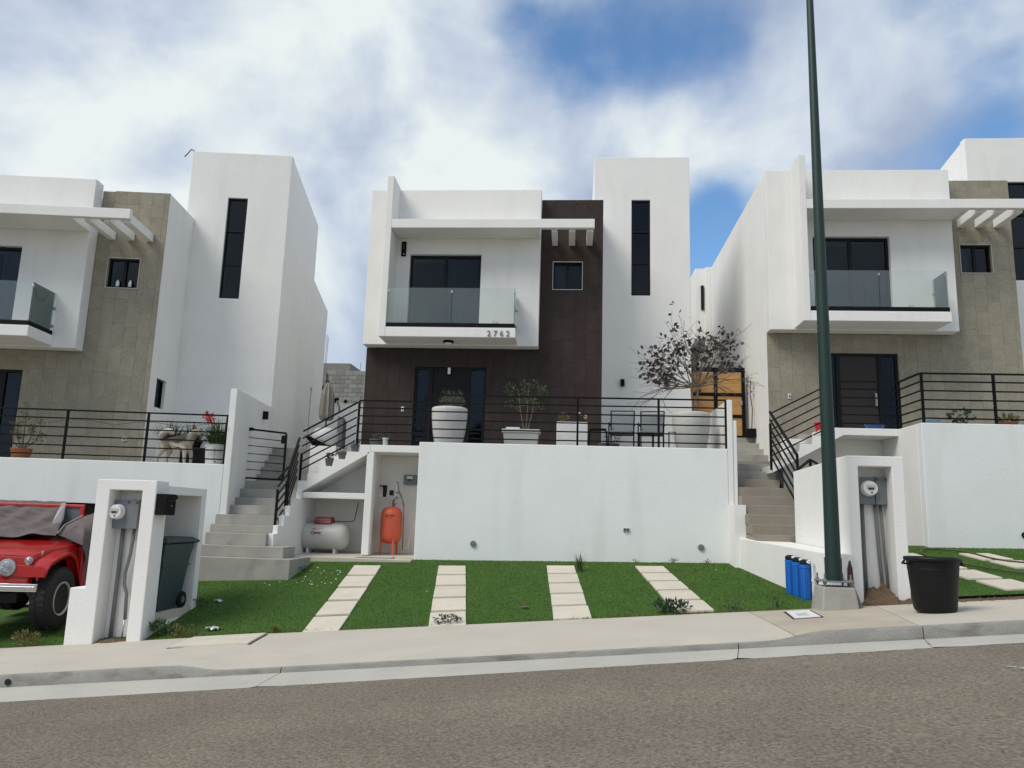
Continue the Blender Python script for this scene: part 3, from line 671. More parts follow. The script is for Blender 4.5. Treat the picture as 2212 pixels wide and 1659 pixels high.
t2 = thing('outlet_box', 'small rectangular grey outlet on the middle white wall, right of centre', 'outlet', (1.16, 16.1, 1.55))
MB().box(1.10, 1.225, 16.07, 16.098, 1.51, 1.585).build('box', M['steel'], t2, bevel=.004); MB().box(1.115, 1.15, 16.064, 16.071, 1.525, 1.57).box(1.17, 1.205, 16.064, 16.071, 1.525, 1.57).build('socket', M['ink_dark'], t2)
# under-stair niche: slab, column, shelf, stringer
t = thing('stair_niche', 'white under-stair niche with a column and shelf around the gas tank', 'niche', (-4.6, 16.9, .8))
MB().box(-4.379, -3.202, 16.60, 17.598, 3.055, 3.212).build('landing_slab', M['stucco'], t, bevel=.01)
MB().box(-4.45, -4.29, 16.60, 16.80, .84, 3.053).build('column', M['stucco'], t, bevel=.012)
MB().box(-4.45, -4.36, 16.802, 17.598, .84, 3.053).build('partition', M['stucco'], t)
MB().box(-5.838, -4.452, 16.62, 17.598, 2.02, 2.15).build('shelf', M['stucco'], t, bevel=.01)
sx = [(-5.95, 2.39), (-5.75, 2.55), (-5.46, 2.72), (-5.18, 2.88), (-4.90, 3.05), (-4.62, 3.21)]
poly = []
for i, (x, z) in enumerate(sx):
    if i == 0: poly += [(-5.95, 2.16), (-5.95, 2.39), (-5.75, 2.39)]
    else: poly += [(x, z), (sx[i+1][0] if i+1 < len(sx) else -4.381, z)]
poly += [(-4.381, 3.055), (-4.40, 3.03), (-5.84, 2.16)]
MB().prism(poly, 'y', 16.60, 17.598).build('side_flight', M['stucco'], t)
MB().prism([(15.15, .3), (17.598, .3), (17.598, 2.158), (16.55, 2.158), (16.55, 2.0), (16.25, 2.0), (16.25, 1.83), (15.95, 1.83), (15.95, 1.63), (15.65, 1.63), (15.65, 1.43), (15.35, 1.43), (15.35, 1.27), (15.15, 1.27)], 'x', -5.95, -5.842).build('side_wall', M['stucco'], t, bevel=.008)
pad = flat_slab('concrete_pad', [(-5.84, 15.86), (-3.21, 15.84), (-3.21, 17.6), (-5.84, 17.6)], lambda x, y: .80+.03*(y-15.8), .25, M['pavement']); tag(pad, 'concrete pad in front of the gas and water tanks', 'slab')
t = thing('cistern_cover', 'framed access cover set in the concrete pad before the orange tank', 'cover', (-3.95, 16.2, .82))
MB().box(-4.42, -3.62, 16.05, 16.42, .800, .822).build('cover_frame', M['grey_metal'], t); MB().box(-4.38, -3.66, 16.08, 16.39, .8225, .835).build('cover_plate', M['pavement'], t, bevel=.003)

# main flight of the middle lot
def flight(steps, root, m, base, nm='step'):
    for i, (x0, x1, y0, y1, z) in enumerate(steps):
        g = MB().box(x0, x1, y0, y1, base, z); g.build(nm, m, root, bevel=.008)
st = thing('front_staircase', 'grey concrete steps climbing between the meter pillar enclosure and the gas tank', 'stairs', (-6.5, 14.45, .5))
zt = [.82, 1.03, 1.26, 1.42, 1.62, 1.82, 1.98, 2.18, 2.37]
xl = [-7.02, -7.13, -7.19, -7.25, -7.30, -7.34, -7.38, -7.42, -7.46]; prev = .3
for k in range(9):
    y0 = 14.45+.3*k; xr = (-5.22, -5.47)[k] if k < 2 else -5.952; y1 = 15.62 if k == 0 else (15.40 if k == 1 else y0+.31)
    MB().box(xl[k], xr, y0, min(y1, 17.7), (.2 if k == 0 else zt[k-1]+.0005), zt[k]).build('step', M['concrete'], st, bevel=.008, label='wide bottom step wrapping to the right' if k == 0 else None)
    if k > 1: MB().box(xl[k]+.01, -5.953, y0+.31, 16.9, zt[k-1]+.0005, zt[k]-.004).build('step_core', M['concrete'], st)
MB().box(-7.5, -5.951, 16.901, 17.70, 2.0, 2.372).build('landing', M['concrete'], st)
for j in range(5):
    z = 2.56+.185*j; MB().box(-7.6, -5.96, 17.70+.3*j, 18.02+.3*j if j < 4 else 22.0, z-.22, z).build('step', M['concrete'], st, bevel=.008)
tag(MB().box(-6.12, -5.50, 17.72, 18.4, 2.3, 3.26).build('planter_wall', M['stucco'], bevel=.01), 'white block under the round white ball planter above the steps', 'wall')
tag(MB().box(-7.7, -5.43, 22.0, 22.2, 2.5, 4.9).build('boundary_wall', M['stucco'], bevel=.01), 'white boundary wall behind the furled umbrella', 'wall')
# left lot
frame(F_L)
t = thing('retaining_wall', 'white retaining wall below the dog and railing on the left terrace', 'wall', (-1, 17.5, 1))
MB().box(-9, 3.378, 17.45, 17.65, .4, 3.345).build('front_wall', M['stucco2'], t, bevel=.014)
MB().box(3.38, 3.52, 17.452, 20.9, .4, 4.96).build('side_parapet', M['stucco'], t, bevel=.012)
MB().box(-9, 3.378, 17.652, 19.5, 2.8, 3.335).box(.79, 3.378, 19.5, 21.13, 2.8, 3.333).build('terrace_floor', M['concrete'], t)
frame(F_C)
# right lot
t = thing('retaining_wall', 'white retaining wall of the right terrace behind the black bin', 'wall', (8, 15.3, 1))
g = MB().box(6.70, 15, 15.2, 15.4, .6, 3.75).build('front_wall', M['stucco2'], t, bevel=.014)
MB().box(6.70, 6.85, 15.402, 17.2, .6, 3.748).build('side_wall', M['stucco'], t, bevel=.012)
MB().box(6.852, 15, 15.402, 19.5, 3.3, 3.72).box(4.99, 6.851, 17.25, 19.5, 3.3, 3.72).build('terrace_floor', M['concrete'], t)
MB().box(5.60, 6.698, 16.24, 17.25, 3.60, 3.75).build('landing_slab', M['stucco'], t, bevel=.01)
MB().box(4.6, 6.698, 17.1, 17.3, .8, 3.6).build('niche_back_wall', M['stucco'], t)
sr = [(4.16, 2.95), (4.35, 3.08), (4.62, 3.24), (4.72, 3.40), (4.98, 3.58), (5.27, 3.75)]
poly = [(4.16, 2.80), (4.16, 2.95)]
for i in range(1, 6): poly += [(sr[i][0], sr[i-1][1]), (sr[i][0], sr[i][1])]
poly += [(5.598, 3.75), (5.598, 3.60)]
MB().prism(poly, 'y', 16.24, 17.24).build('side_flight', M['stucco'], t)
for i in range(1, 6): MB().box(sr[i][0]+.002, sr[i][0]+.3 if i < 5 else 5.59, 16.30, 17.2, sr[i][1]+.0005, sr[i][1]+.012).build('tread', M['concrete_brown'], t)
outl = vent_cap(8.43, 15.198, 1.68, 'round black vent low on the right white wall', .06, 'black')
tag(MB().tube([(9.0, 15.2, 1.78), (8.98, 15.05, 1.79), (9.1, 15.0, 1.74), (9.3, 14.98, 1.68)], .02).build('pipe_stub', M['conduit']), 'short bent grey pipe on the right wall at the picture edge', 'pipe')
st2 = thing('side_staircase', 'tan concrete steps rising to the wooden gate between the middle and right houses', 'stairs', (3.9, 14.5, 1.4))
zr_ = [1.55+.185*k for k in range(9)]
for k in range(9):
    x0 = 3.40 if k <= 2 else (3.345 if k <= 3 else 3.425 if k > 4 else 3.345)
    if k > 2: x0 = 3.425
    y0 = 14.5+.33*k
    MB().box(x0, 4.62 if k < 6 else 4.35, y0, y0+.34 if k < 8 else 19.2, zr_[k]-.195 if k else 1.0, zr_[k]).build('step', M['concrete_brown' if k < 7 else 'concrete'], st2, bevel=.008)
    if k < 8: MB().box(x0+.01, 4.3, y0+.34, 17.1, zr_[k]-.18, zr_[k]-.012).build('step_core', M['concrete_brown'], st2)
for j in range(5):
    z = 3.27+.19*j; MB().box(3.43, 4.965, 19.2+.45*j, 19.66+.45*j if j < 4 else 27, z-.24, z).build('step', M['concrete'], st2, bevel=.008)
MB().box(4.2, 4.965, 17.26, 19.195, 2.6, 3.06).build('landing', M['concrete'], st2)
tag(MB().prism([(3.20, 15.45), (3.423, 15.45), (3.423, 16.098), (3.20, 16.098)], 'z', .6, 2.10).build('cheek_wall', M['stucco']), 'stained cream-white block beside the lowest tan steps', 'wall')

# low side wall, meter pillars
def mk_low():
    g = MB(); y0, y1 = 11.45, 16.08
    g.hexa([(lowwall_x(y0), y0, .3), (4.0, y0, .3), (4.0, y1, .3), (lowwall_x(y1), y1, .3), (lowwall_x(y0), y0, 1.35), (4.0, y0, 1.35), (4.0, y1, 1.48), (lowwall_x(y1), y1, 1.48)])
    return g.build('low_wall', M['stucco'], bevel=.012)
tag(mk_low(), 'low white wall along the right edge of the middle lawn behind blue filters', 'wall')
def meter(root_label, x, y, z, w, h, dx, tilt=0):
    t = thing('electric_meter', root_label, 'meter', (x, y, z), 'electric meters in the white pillars')
    MB().box(x, x+w*.56, y-.10, y, z-h, z).build('meter_box', M['grey_metal'], t, bevel=.006)
    MB().box(x+w*.565, x+w, y-.12, y, z-h, z+.01).build('breaker_box', M['grey_metal'], t, bevel=.006)
    cx, cz = x+dx, z-h*.42
    d = MB().lathe([(.112, -.10), (.115, -.13), (.105, -.135), (.105, -.20), (.095, -.215), (.02, -.218)], (cx, y, cz), 24, 'y').build('meter_dial', M['white_plastic'], t)
    smooth_angle(d, 35)
    MB().box(cx-.06, cx+.06, y-.224, y-.2185, cz-.005, cz+.05).build('display_frame', M['pot_grey'], d); MB().box(cx-.04, cx+.04, y-.228, y-.2245, cz-.02, cz+.01).build('display', M['ink_dark'], d)
    MB().lathe([(.014, -.225), (.014, -.216)], (cx+.01, y, cz-.06), 10, 'y').build('dial_key', M['grey_metal'], d)
    for q in (.62, .94): MB().box(x+w*q-.012, x+w*q+.012, y-.128, y-.121, z-.05, z-.02).build('latch', M['ink_dark'], t)
    return t
def niche_pillar(name, label, x0, x1, y0, zb, zt_, nx0, nx1, nz, depth, dn, cat='pillar'):
    t = thing(name, label, cat, ((x0+x1)/2, y0, zb))
    g = MB(); wall_holes(g, x0, x1, zb-.3, zt_, y0, y0+dn, [(nx0, nx1, zb-.31, nz)]); g.build('pillar_front', M['stucco'], t, bevel=.012)
    MB().box(x0, x1, y0+dn+.001, y0+depth, zb-.3, zt_).build('pillar_back', M['stucco'], t, bevel=.01)
    return t
# right pillar with tall wall behind
tp = niche_pillar('meter_pillar', 'white meter pillar right of the green lamp post with soil heap at its foot', 3.995, 4.79, 11.50, .69, 2.75, 4.15, 4.62, 2.60, .50, .33)
MB().hexa([(4.02, 12.002, .6), (4.25, 12.002, .6), (4.25, 14.3, .6), (4.02, 14.3, .6), (4.02, 12.002, 2.748), (4.25, 12.002, 2.748), (4.25, 14.3, 2.69), (4.02, 14.3, 2.69)]).build('wing_wall', M['stucco'], tp, bevel=.012)
meter('electric meter and grey breaker box in the right pillar niche', 4.235, 11.829, 2.46, .40, .40, .125)
def conduit(label, pts, r_=.022, g='grey conduits below the meters', m='conduit'):
    fz = MB().tube(pts, r_, 8).build('conduit_pipe', M[m], smooth=True); return tag(fz, label, 'pipe', g)
conduit('grey conduit on the left side of the right pillar niche', [(4.29, 11.80, 2.06), (4.29, 11.80, 1.4), (4.30, 11.80, .6)], .026)
conduit('grey conduit in the middle of the right pillar niche', [(4.475, 11.80, 2.06), (4.50, 11.80, 1.3), (4.54, 11.80, .6)], .026)
conduit('grey conduit on the right side of the right pillar niche', [(4.55, 11.80, 2.06), (4.575, 11.80, 1.3), (4.62, 11.80, .6)], .020)
tag(MB().lathe([(.045, 0), (.05, .2), (.04, .45), (.015, .56)], (3.955, 11.46, .70), 10).build('rag_roll', M['fire'], smooth=True), 'dark red-brown rolled cloth wedged beside the right pillar', 'roll')
# left pillar with bin enclosure
tl = niche_pillar('meter_pillar', 'white meter pillar with bin enclosure left of the steps, mailbox on its side', -7.14, -6.205, 11.25, -.26, 2.11, -6.93, -6.42, 1.955, .36, .30)
MB().box(-7.14, -6.205, 11.612, 12.74, 1.915, 2.05).build('roof_slab', M['stucco'], tl, bevel=.01)
MB().box(-7.14, -6.205, 12.742, 12.90, -.4, 2.048).build('back_wall', M['stucco'], tl, bevel=.01)
MB().box(-7.14, -7.0, 11.612, 12.74, -.4, 1.913).build('side_wall', M['stucco'], tl)
MB().box(-6.998, -6.215, 11.612, 12.74, -.4, .13).build('floor_slab', M['pavement'], tl)
MB().box(-7.38, -7.142, 11.27, 12.6, -.5, .50).build('low_stub', M['stucco'], tl, bevel=.012)
MB().box(-6.208, -6.202, 11.9, 12.6, -.5, .0).build('plinth', M['stucco'], tl)
meter('electric meter and grey breaker box in the left pillar niche', -6.93, 11.50, 1.81, .40, .43, .085)
conduit('thick grey conduit dropping left in the left pillar niche', [(-6.80, 11.50, 1.38), (-6.80, 11.50, .8), (-6.81, 11.50, -.3)], .030)
conduit('bent black conduit dropping right in the left pillar niche', [(-6.61, 11.48, 1.38), (-6.63, 11.48, 1.0), (-6.68, 11.48, .72), (-6.67, 11.48, .55), (-6.62, 11.48, .42), (-6.60, 11.48, .05)], .026)
conduit('thin white tap pipe low in the left pillar niche', [(-6.60, 11.47, .05), (-6.61, 11.46, -.25)], .012, m='steel')
mb_ = thing('mailbox', 'black metal mailbox hung on the side of the left meter pillar', 'mailbox', (-6.1, 11.3, 1.6))
MB().box(-6.203, -6.04, 11.27, 11.56, 1.60, 1.915).build('mailbox_body', M['black'], mb_, bevel=.006)
MB().box(-6.038, -6.028, 11.30, 11.53, 1.81, 1.835).build('letter_slot', M['dark_room'], mb_); MB().box(-6.05, -6.022, 11.26, 11.57, 1.84, 1.90).build('flap', M['black'], mb_, bevel=.004)
MB().lathe([(.010, 0), (.010, .012)], (-6.039, 11.42, 1.74), 8, 'x').build('lock', M['steel'], mb_)

# ------------------------------------------------------------------ railings
def railing(label, runs, h=1.0, bars=5, posts=(), group='black metal railings', top=.045):
    """runs: list of polylines along the base; each segment carries the bars"""
    r_ = thing('railing', label, 'railing', runs[0][0] if True else None, group)
    for run in runs:
        for a, b in zip(run[:-1], run[1:]):
            a = Vector(a); b = Vector(b)
            MB().bar(a+Vector((0, 0, h)), b+Vector((0, 0, h)), top, .03).build('top_rail', M['black'], r_)
            for k in range(bars):
                zz = h*(k+.55)/(bars+.45)
                MB().bar(a+Vector((0, 0, zz)), b+Vector((0, 0, zz)), .026, .026).build('bar', M['black'], r_)
    for p in posts:
        p = Vector(p); MB().box(p.x-.022, p.x+.022, p.y-.022, p.y+.022, p.z-.0, p.z+h-.016).build('post', M['black'], r_)
    return r_
frame(F_C)
# middle terrace
w0, w1 = (-3.13, 16.18, 3.252), (3.215, 16.18, 3.252)
railing('long black railing on top of the middle terrace wall', [[w0, w1]], 1.02, 5, [w0, (-1.87, 16.18, 3.252), (-.02+.16, 16.18, 3.252), (1.83, 16.18, 3.252), w1])
p0, p1 = (-4.70, 16.64, 3.214), (-3.2, 16.64, 3.214)
railing('short black railing over the gas tank niche joining the sloping handrail', [[p0, p1], ], .98, 5, [p0, p1])
q0 = (-5.93, 16.64, 2.42)
railing('sloping black handrail beside the potted plants of the side steps', [[(-5.93, 16.64, 2.53), (-4.74, 16.64, 3.20)]], .95, 5, [(-5.93, 16.64, 2.05)])
railing('steep black handrail above the gas tank corner, beside the concrete steps', [[(-5.99, 16.60, 2.38), (-5.99, 16.12, 1.66)]], .95, 5, [(-5.99, 16.12, 1.66)], )
railing('lowest black handrail beside the bottom concrete steps', [[(-5.99, 16.05, 1.70), (-5.99, 15.56, 1.42)], ], .95, 5, [(-5.99, 16.05, 1.42), (-5.99, 15.56, 1.22)])
# right lot
railing('black railing along the front edge of the right terrace', [[(6.77, 15.28, 3.752), (11.2, 15.28, 3.752)]], .98, 5, [(6.79, 15.28, 3.752), (8.13, 15.28, 3.752), (9.6, 15.28, 3.752), (11.1, 15.28, 3.752)])
railing('black railing running back from the front corner of the right terrace', [[(6.77, 15.32, 3.752), (6.77, 16.28, 3.752)]], .98, 5, [(6.77, 16.28, 3.752)])
railing('black railing before the brown front door of the right house', [[(6.74, 16.28, 3.752), (5.55, 16.28, 3.752)]], .98, 5, [(5.55, 16.28, 3.752)])
railing('sloping black railing rising from the side steps behind the lamp post', [[(4.16, 16.28, 3.05), (5.5, 16.28, 3.75)]], .98, 5, [(4.14, 16.28, 2.85)], )
rr = railing('steep black handrail falling toward the street beside the tan steps', [[(4.13, 16.25, 3.03), (4.07, 14.2, 1.95)]], 1.03, 5)
MB().box(4.05, 4.09, 14.18, 14.22, 2.6, 2.97).build('post', M['black'], rr)
tag(MB().bar((4.07, 14.2, 2.72), (4.07, 13.45, 2.84), .04, .03).bar((4.07, 13.45, 2.84), (4.07, 13.45, 2.66), .04).bar((4.07, 13.45, 2.84), (4.12, 13.1, 2.72), .04, .03).build('handrail_end', M['black']), 'short black handrail end curving over the tall white wing wall', 'handrail')
# left terrace
frame(F_L)
railing('black railing on the left terrace wall in front of the dog', [[(-3.2, 17.55, 3.347), (3.36, 17.55, 3.347)]], 1.04, 5, [(-1.65, 17.55, 3.347), (0.0, 17.55, 3.347), (1.68, 17.55, 3.347), (3.34, 17.55, 3.347)])
# black gate over the left steps
frame(F_C)
gt = thing('metal_gate', 'black barred gate across the concrete steps beside the left house', 'gate', (-6.9, 16.9, 2.42))
A, B = Vector((-7.29, 16.86, 0)), Vector((-6.44, 16.98, 0))
def gp(p, z): return (p.x, p.y, z)
MB().bar(gp(A, 3.53), gp(B, 3.46), .04).bar(gp(A, 2.43), gp(B, 2.41), .04).bar(gp(A, 2.45), gp(A, 3.51), .04).bar(gp(B, 2.43), gp(B, 3.44), .04).build('gate_frame', M['black'], gt)
for k in range(1, 6):
    MB().bar(gp(A, lerp(2.44, 3.52, k/6)), gp(B, lerp(2.42, 3.45, k/6)), .018).build('bar', M['black'], gt)
MB().box(-7.38, -7.335, 16.84, 16.885, 2.36, 3.55).build('gate_post', M['black'], gt); MB().box(-7.30, -7.16, 16.80, 16.855, 3.49, 3.56).build('lock_box', M['black'], gt); MB().box(-6.52, -6.42, 16.90, 16.96, 3.22, 3.40).build('latch', M['black'], gt)
# wooden gate between the houses
wg = thing('wooden_gate', 'orange wood gate in a black frame at the top of the tan steps', 'gate', (4.2, 21.6, 4.05))
gx0, gx1, gz0, gz1, gy = 3.28, 4.83, 4.05, 6.06, 21.6
fr = MB()
for a, b in ((gx0, gx0+.10), (gx1-.10, gx1)): fr.box(a, b, gy-.03, gy+.03, gz0, gz1)
gxm = 3.97
fr.box(gxm, gxm+.10, gy-.03, gy+.03, gz0, gz1-.12)
fr.box(gx0+.101, gx1-.101, gy-.03, gy+.03, gz1-.12, gz1)
zs_ = [gz0+.05, 4.68, 5.29, gz1-.12]
for z in zs_[:-1]:
    fr.box(gx0+.101, gxm-.001, gy-.028, gy+.028, z-.04, z+.05); fr.box(gxm+.101, gx1-.101, gy-.028, gy+.028, z-.04, z+.05)
fr.build('gate_frame', M['black'], wg)
for z0_, z1_ in zip(zs_[:-1], zs_[1:]):
    for a, b in ((gx0+.10, gxm), (gxm+.10, gx1-.10)):
        zc = (z0_+z1_)/2
        MB().box(a, b, gy-.008, gy+.012, z0_+.045, zc-.003).build('plank', M['wood'], wg); MB().box(a, b, gy-.008, gy+.012, zc+.003, z1_-.035).build('plank', M['wood'], wg)
MB().box(gx1-.15, gx1-.09, gy-.06, gy-.031, 5.0, 5.12).build('lock', M['steel'], wg)

# ------------------------------------------------------------------ pavers
frame(F_C)
def quad_paver(cx, cy, w, l, sk, zf, label, group, jit=.006):
    pts = []
    for a, b in ((-1, -1), (1, -1), (1, 1), (-1, 1)): pts.append((cx+a*w/2-sk*b*l/2+random.uniform(-jit, jit), cy+b*l/2+random.uniform(-jit, jit)))
    return tag(flat_slab('paving_stone', pts, zf, .05, M['paver'], lift=.016, bevel=.006), label, 'paver', group)
rn = ['nearest the wall', 'second from the wall', 'middle', 'fourth from the wall', 'nearest the pavement']
cn = ['leftmost', 'second', 'third', 'rightmost']
for ci, ((xa, ya), (xb, yb)) in enumerate(COLS):
    n = 5; L_ = (ya-yb)/n; sk = (xb-xa)/(ya-yb)
    for k in range(n):
        cy = ya-L_*(k+.5); cx = lerp(xa, xb, (k+.5)/n); g_ = .125
        quad_paver(cx, cy, .535, L_-g_, sk, lawnz, f'pale paving stone {rn[k]} in the {cn[ci]} row of the middle lawn', f'pale pavers in the {cn[ci]} row of the middle lawn')
for ci, (xa, xb, ks) in enumerate(((5.85, 6.50, 4), (7.12, 7.75, 4))):
    for k in range(ks):
        cy = 14.20-.70*k; cx = lerp(xa, xb, (k+.5)/4)
        quad_paver(cx, cy, .50, .58, .2, rlawnz, f"pale paving stone {rn[k] if k < 3 else 'nearest the bin'} in the {'left' if ci == 0 else 'right'} row of the right lawn", 'pale pavers in the right lawn')
RC = [((5.85, 14.5), (6.50, 11.75)), ((7.12, 14.5), (7.75, 11.75))]
def keep_c(x, y):
    if in_paver(x, y): return False
    if x > lowwall_x(y)-.01: return False
    if x < -5.2 and y > 14.4: return False
    if x < -5.9+.1 and y > 14.4: return False
    if x < -3.2 and y > 15.84: return False
    if x < -6.2 and y < 12.95: return False
    return x > -7.15
def keep_r(x, y):
    for (xa, ya), (xb, yb) in RC:
        if yb < y < ya and abs(x-lerp(xa, xb, (ya-y)/(ya-yb))) < .29: return False
    return x > 4.8
grass('lawn_grass', [(-7.1, 3.6, 11.3, 16.1)], lawnz, 2600, keep_c, 'short bright artificial turf between the pavers')
grass('right_lawn_grass', [(4.8, 11, 11.62, 15.2)], rlawnz, 2200, keep_r, 'artificial turf of the right lawn behind the black bin')
grass('left_lawn_grass', [(-10, -7.38, 11.3, 13.5)], llawnz, 2200, lambda x, y: True, 'turf under the red jeep')
# grit on the road and pavement, scraps on the turf
def scatter(name, n, rect, zf, s0, s1, m, label, cat='grit'):
    g = MB()
    for _ in range(n):
        x = random.uniform(rect[0], rect[1]); y = random.uniform(rect[2], rect[3]); s = random.uniform(s0, s1); z = zf(x, y)
        a = random.uniform(0, 6.28); pts = [(x+s*math.cos(a+i*2.1)*random.uniform(.6, 1), y+s*math.sin(a+i*2.1)*random.uniform(.6, 1), z-.002) for i in range(3)]
        g.add(pts+[(x, y, z+s*random.uniform(.3, .8))], [(0, 1, 3), (1, 2, 3), (2, 0, 3), (0, 2, 1)])
    return tag(g.build(name, m), label, cat, kind='stuff')
roadz = lambda x, y: gut(x)+(8.35-y)*.012 if y > 3 else gut(x)+5.35*.012
scatter('road_grit', 9000, (-6.8, 6.2, 3.0, 8.3), roadz, .003, .008, M['pebble'], 'pale grit scattered over the asphalt')
scatter('road_grit', 5000, (-6.8, 6.2, 3.0, 8.3), roadz, .003, .009, M['pebble_dark'], 'dark grit scattered over the asphalt')
scatter('pavement_grit', 160, (-7, 6, 8.95, 11.2), pave_z, .003, .008, M['pebble_dark'], 'dark specks on the pavement')
scatter('plaster_crumbs', 46, (-5.7, -4.3, 13.9, 15.3), lawnz, .008, .03, M['box_white'], 'white plaster crumbs on the turf beside the steps')
scatter('plaster_crumbs', 14, (-5.6, 3, 11.6, 15.8), lawnz, .008, .022, M['box_white'], 'white scraps on the turf')
scatter('soil_crumbs', 260, (4.6, 7.2, 11.15, 11.66), lambda x, y: edge(x), .008, .03, M['soil'], 'soil crumbs behind the black bin', 'soil')
# worn white paint patch on the road at right
g = MB()
for _ in range(40):
    x = 4.05+random.gauss(0, .13); y = 7.05+random.gauss(0, .10); s = random.uniform(.012, .05); z = roadz(x, y)+.003
    g.add([(x+s*1.6*math.cos(t)*random.uniform(.6, 1), y+s*.6*math.sin(t), z) for t in (0, 1.2, 2.5, 3.8, 5)], [(0, 1, 2, 3, 4)])
tag(g.build('paint_patch', M['paint_white']), 'worn whitish paint smear on the asphalt at the right', 'paint')
# utility covers
c = thing('utility_cover', 'large pale square cover plate at the back of the pavement by the left pillar', 'cover', (-4.7, 10.6, -.1))
flat_slab('cover_gap', [(-5.28, 10.24), (-4.17, 10.30), (-4.28, 11.22), (-5.40, 11.20)], pave_z, .02, M['dark_room'], c, lift=.003, bevel=0)
flat_slab('cover_plate', [(-5.25, 10.26), (-4.20, 10.32), (-4.31, 11.20), (-5.37, 11.18)], pave_z, .04, M['paver'], c, lift=.028, bevel=.006)
c = thing('water_meter_cover', 'small white water meter cover in a dark frame near the lamp post base', 'cover', (3.2, 10.55, .55))
flat_slab('cover_frame', [(2.76, 10.03), (3.15, 10.09), (3.28, 11.06), (2.90, 11.0)], pave_z, .03, M['black_plastic'], c, lift=.004, bevel=0)
flat_slab('cover_plate', [(2.79, 10.07), (3.12, 10.12), (3.24, 11.02), (2.93, 10.96)], pave_z, .03, M['box_white'], c, lift=.014, bevel=.004)
flat_slab('cover_hatch', [(2.88, 10.25), (3.03, 10.27), (3.09, 10.62), (2.95, 10.60)], pave_z, .01, M['pot_grey'], c, lift=.018, bevel=.002)

# ------------------------------------------------------------------ lamp post
lp = thing('lamp_post', 'tall dark green lamp post on a concrete block at the right', 'lamp post', (3.62, 11.1, .6))
MB().lathe([(.108, 1.02), (.107, 1.06), (.103, 1.30), (.098, 2.2), (.080, 5.2), (.052, 9.9), (.045, 11.2)], (3.62, 11.12, 0), 28).build('pole', M['green_pole'], lp, smooth=True)
MB().lathe([(.113, 1.0), (.113, 1.30), (.108, 1.305)], (3.62, 11.12, 0), 28).build('pole_sleeve', M['green_pole'], lp)
MB().tube([(3.62, 11.12, 11.15), (3.62, 10.6, 11.4), (3.62, 9.7, 11.5)], .03).build('arm', M['green_pole'], lp, smooth=True)
MB().box(3.5, 3.74, 9.1, 9.75, 11.44, 11.54).build('lamp_head', M['grey_metal'], lp, bevel=.02)
MB().prism([(3.41, 10.92), (3.83, 10.92), (3.83, 11.32), (3.41, 11.32)], 'z', .985, 1.003).build('base_plate', M['grey_metal'], lp, bevel=.003)
bz = pave_z(3.6, 11.0)
MB().hexa([(3.37, 10.88, bz-.1), (3.89, 10.88, bz-.1), (3.89, 11.40, bz-.1), (3.37, 11.40, bz-.1), (3.42, 10.93, .925), (3.84, 10.93, .925), (3.84, 11.35, .925), (3.42, 11.35, .925)]).build('concrete_base', M['concrete'], lp, bevel=.025, seg=3)
for a, b in ((3.45, 10.96), (3.79, 10.96), (3.45, 11.28), (3.79, 11.28)):
    bt = MB().tube([(a, b, .92), (a, b, 1.09)], .013, 8).build('bolt', M['conduit'], lp); MB().lathe([(.026, 1.004), (.026, 1.028)], (a, b, 0), 6).build('nut', M['steel'], bt); MB().lathe([(.026, .958), (.026, .984)], (a, b, 0), 6).build('nut', M['conduit'], bt)
tag(MB().tube([(3.87, 11.16, .96), (3.95, 11.02, .62)], .022, 8).build('short_pipe', M['conduit']), 'short grey pipe leaning against the lamp post block', 'pipe')

# ------------------------------------------------------------------ blue water filters
for i, (x, y, lb) in enumerate(((3.445, 12.59, 'blue water filter farthest from the lamp post on the low wall'), (3.475, 12.31, 'middle one of the three blue water filters'), (3.505, 12.03, 'blue water filter nearest the lamp post, beside the white pipe'))):
    z = lawnz(x, y)-.03
    t = thing('water_filter', lb, 'filter', (x, y, z), 'blue water filters on the low wall')
    MB().lathe([(.058, 0), (.066, .012), (.068, .05), (.072, .47), (.078, .474), (.078, .52), (.072, .525)], (x, y, z), 26).build('housing', M['blue_plastic'], t, smooth=False)
    smooth_angle(t.children[-1] if t.children else t, 40) if t.children else None
    for k in range(10):
        a = 2*math.pi*k/10; MB().tube([(x+.072*math.cos(a), y+.072*math.sin(a), z+.06), (x+.075*math.cos(a), y+.075*math.sin(a), z+.46)], .004, 5).build('rib', M['blue_plastic'], t)
    MB().lathe([(.066, .526), (.075, .535), (.072, .575), (.04, .60)], (x, y, z), 20).build('cap', M['black_plastic'], t, bevel=.002)
    MB().tube([(x+.02, y-.05, z+.565), (x+.035, y-.15, z+.56)], .024, 10).build('white_union', M['white_plastic'], t, smooth=True)
tag(MB().tube([(3.52, 11.90, 1.22), (3.555, 11.84, 1.22), (3.56, 11.84, .58)], .013, 8).lathe([(.022, .92), (.024, .93), (.024, .96), (.022, .97)], (3.56, 11.84, 0), 10).build('filter_pipe', M['white_plastic']), 'thin white pipe standing right of the blue water filters', 'pipe')

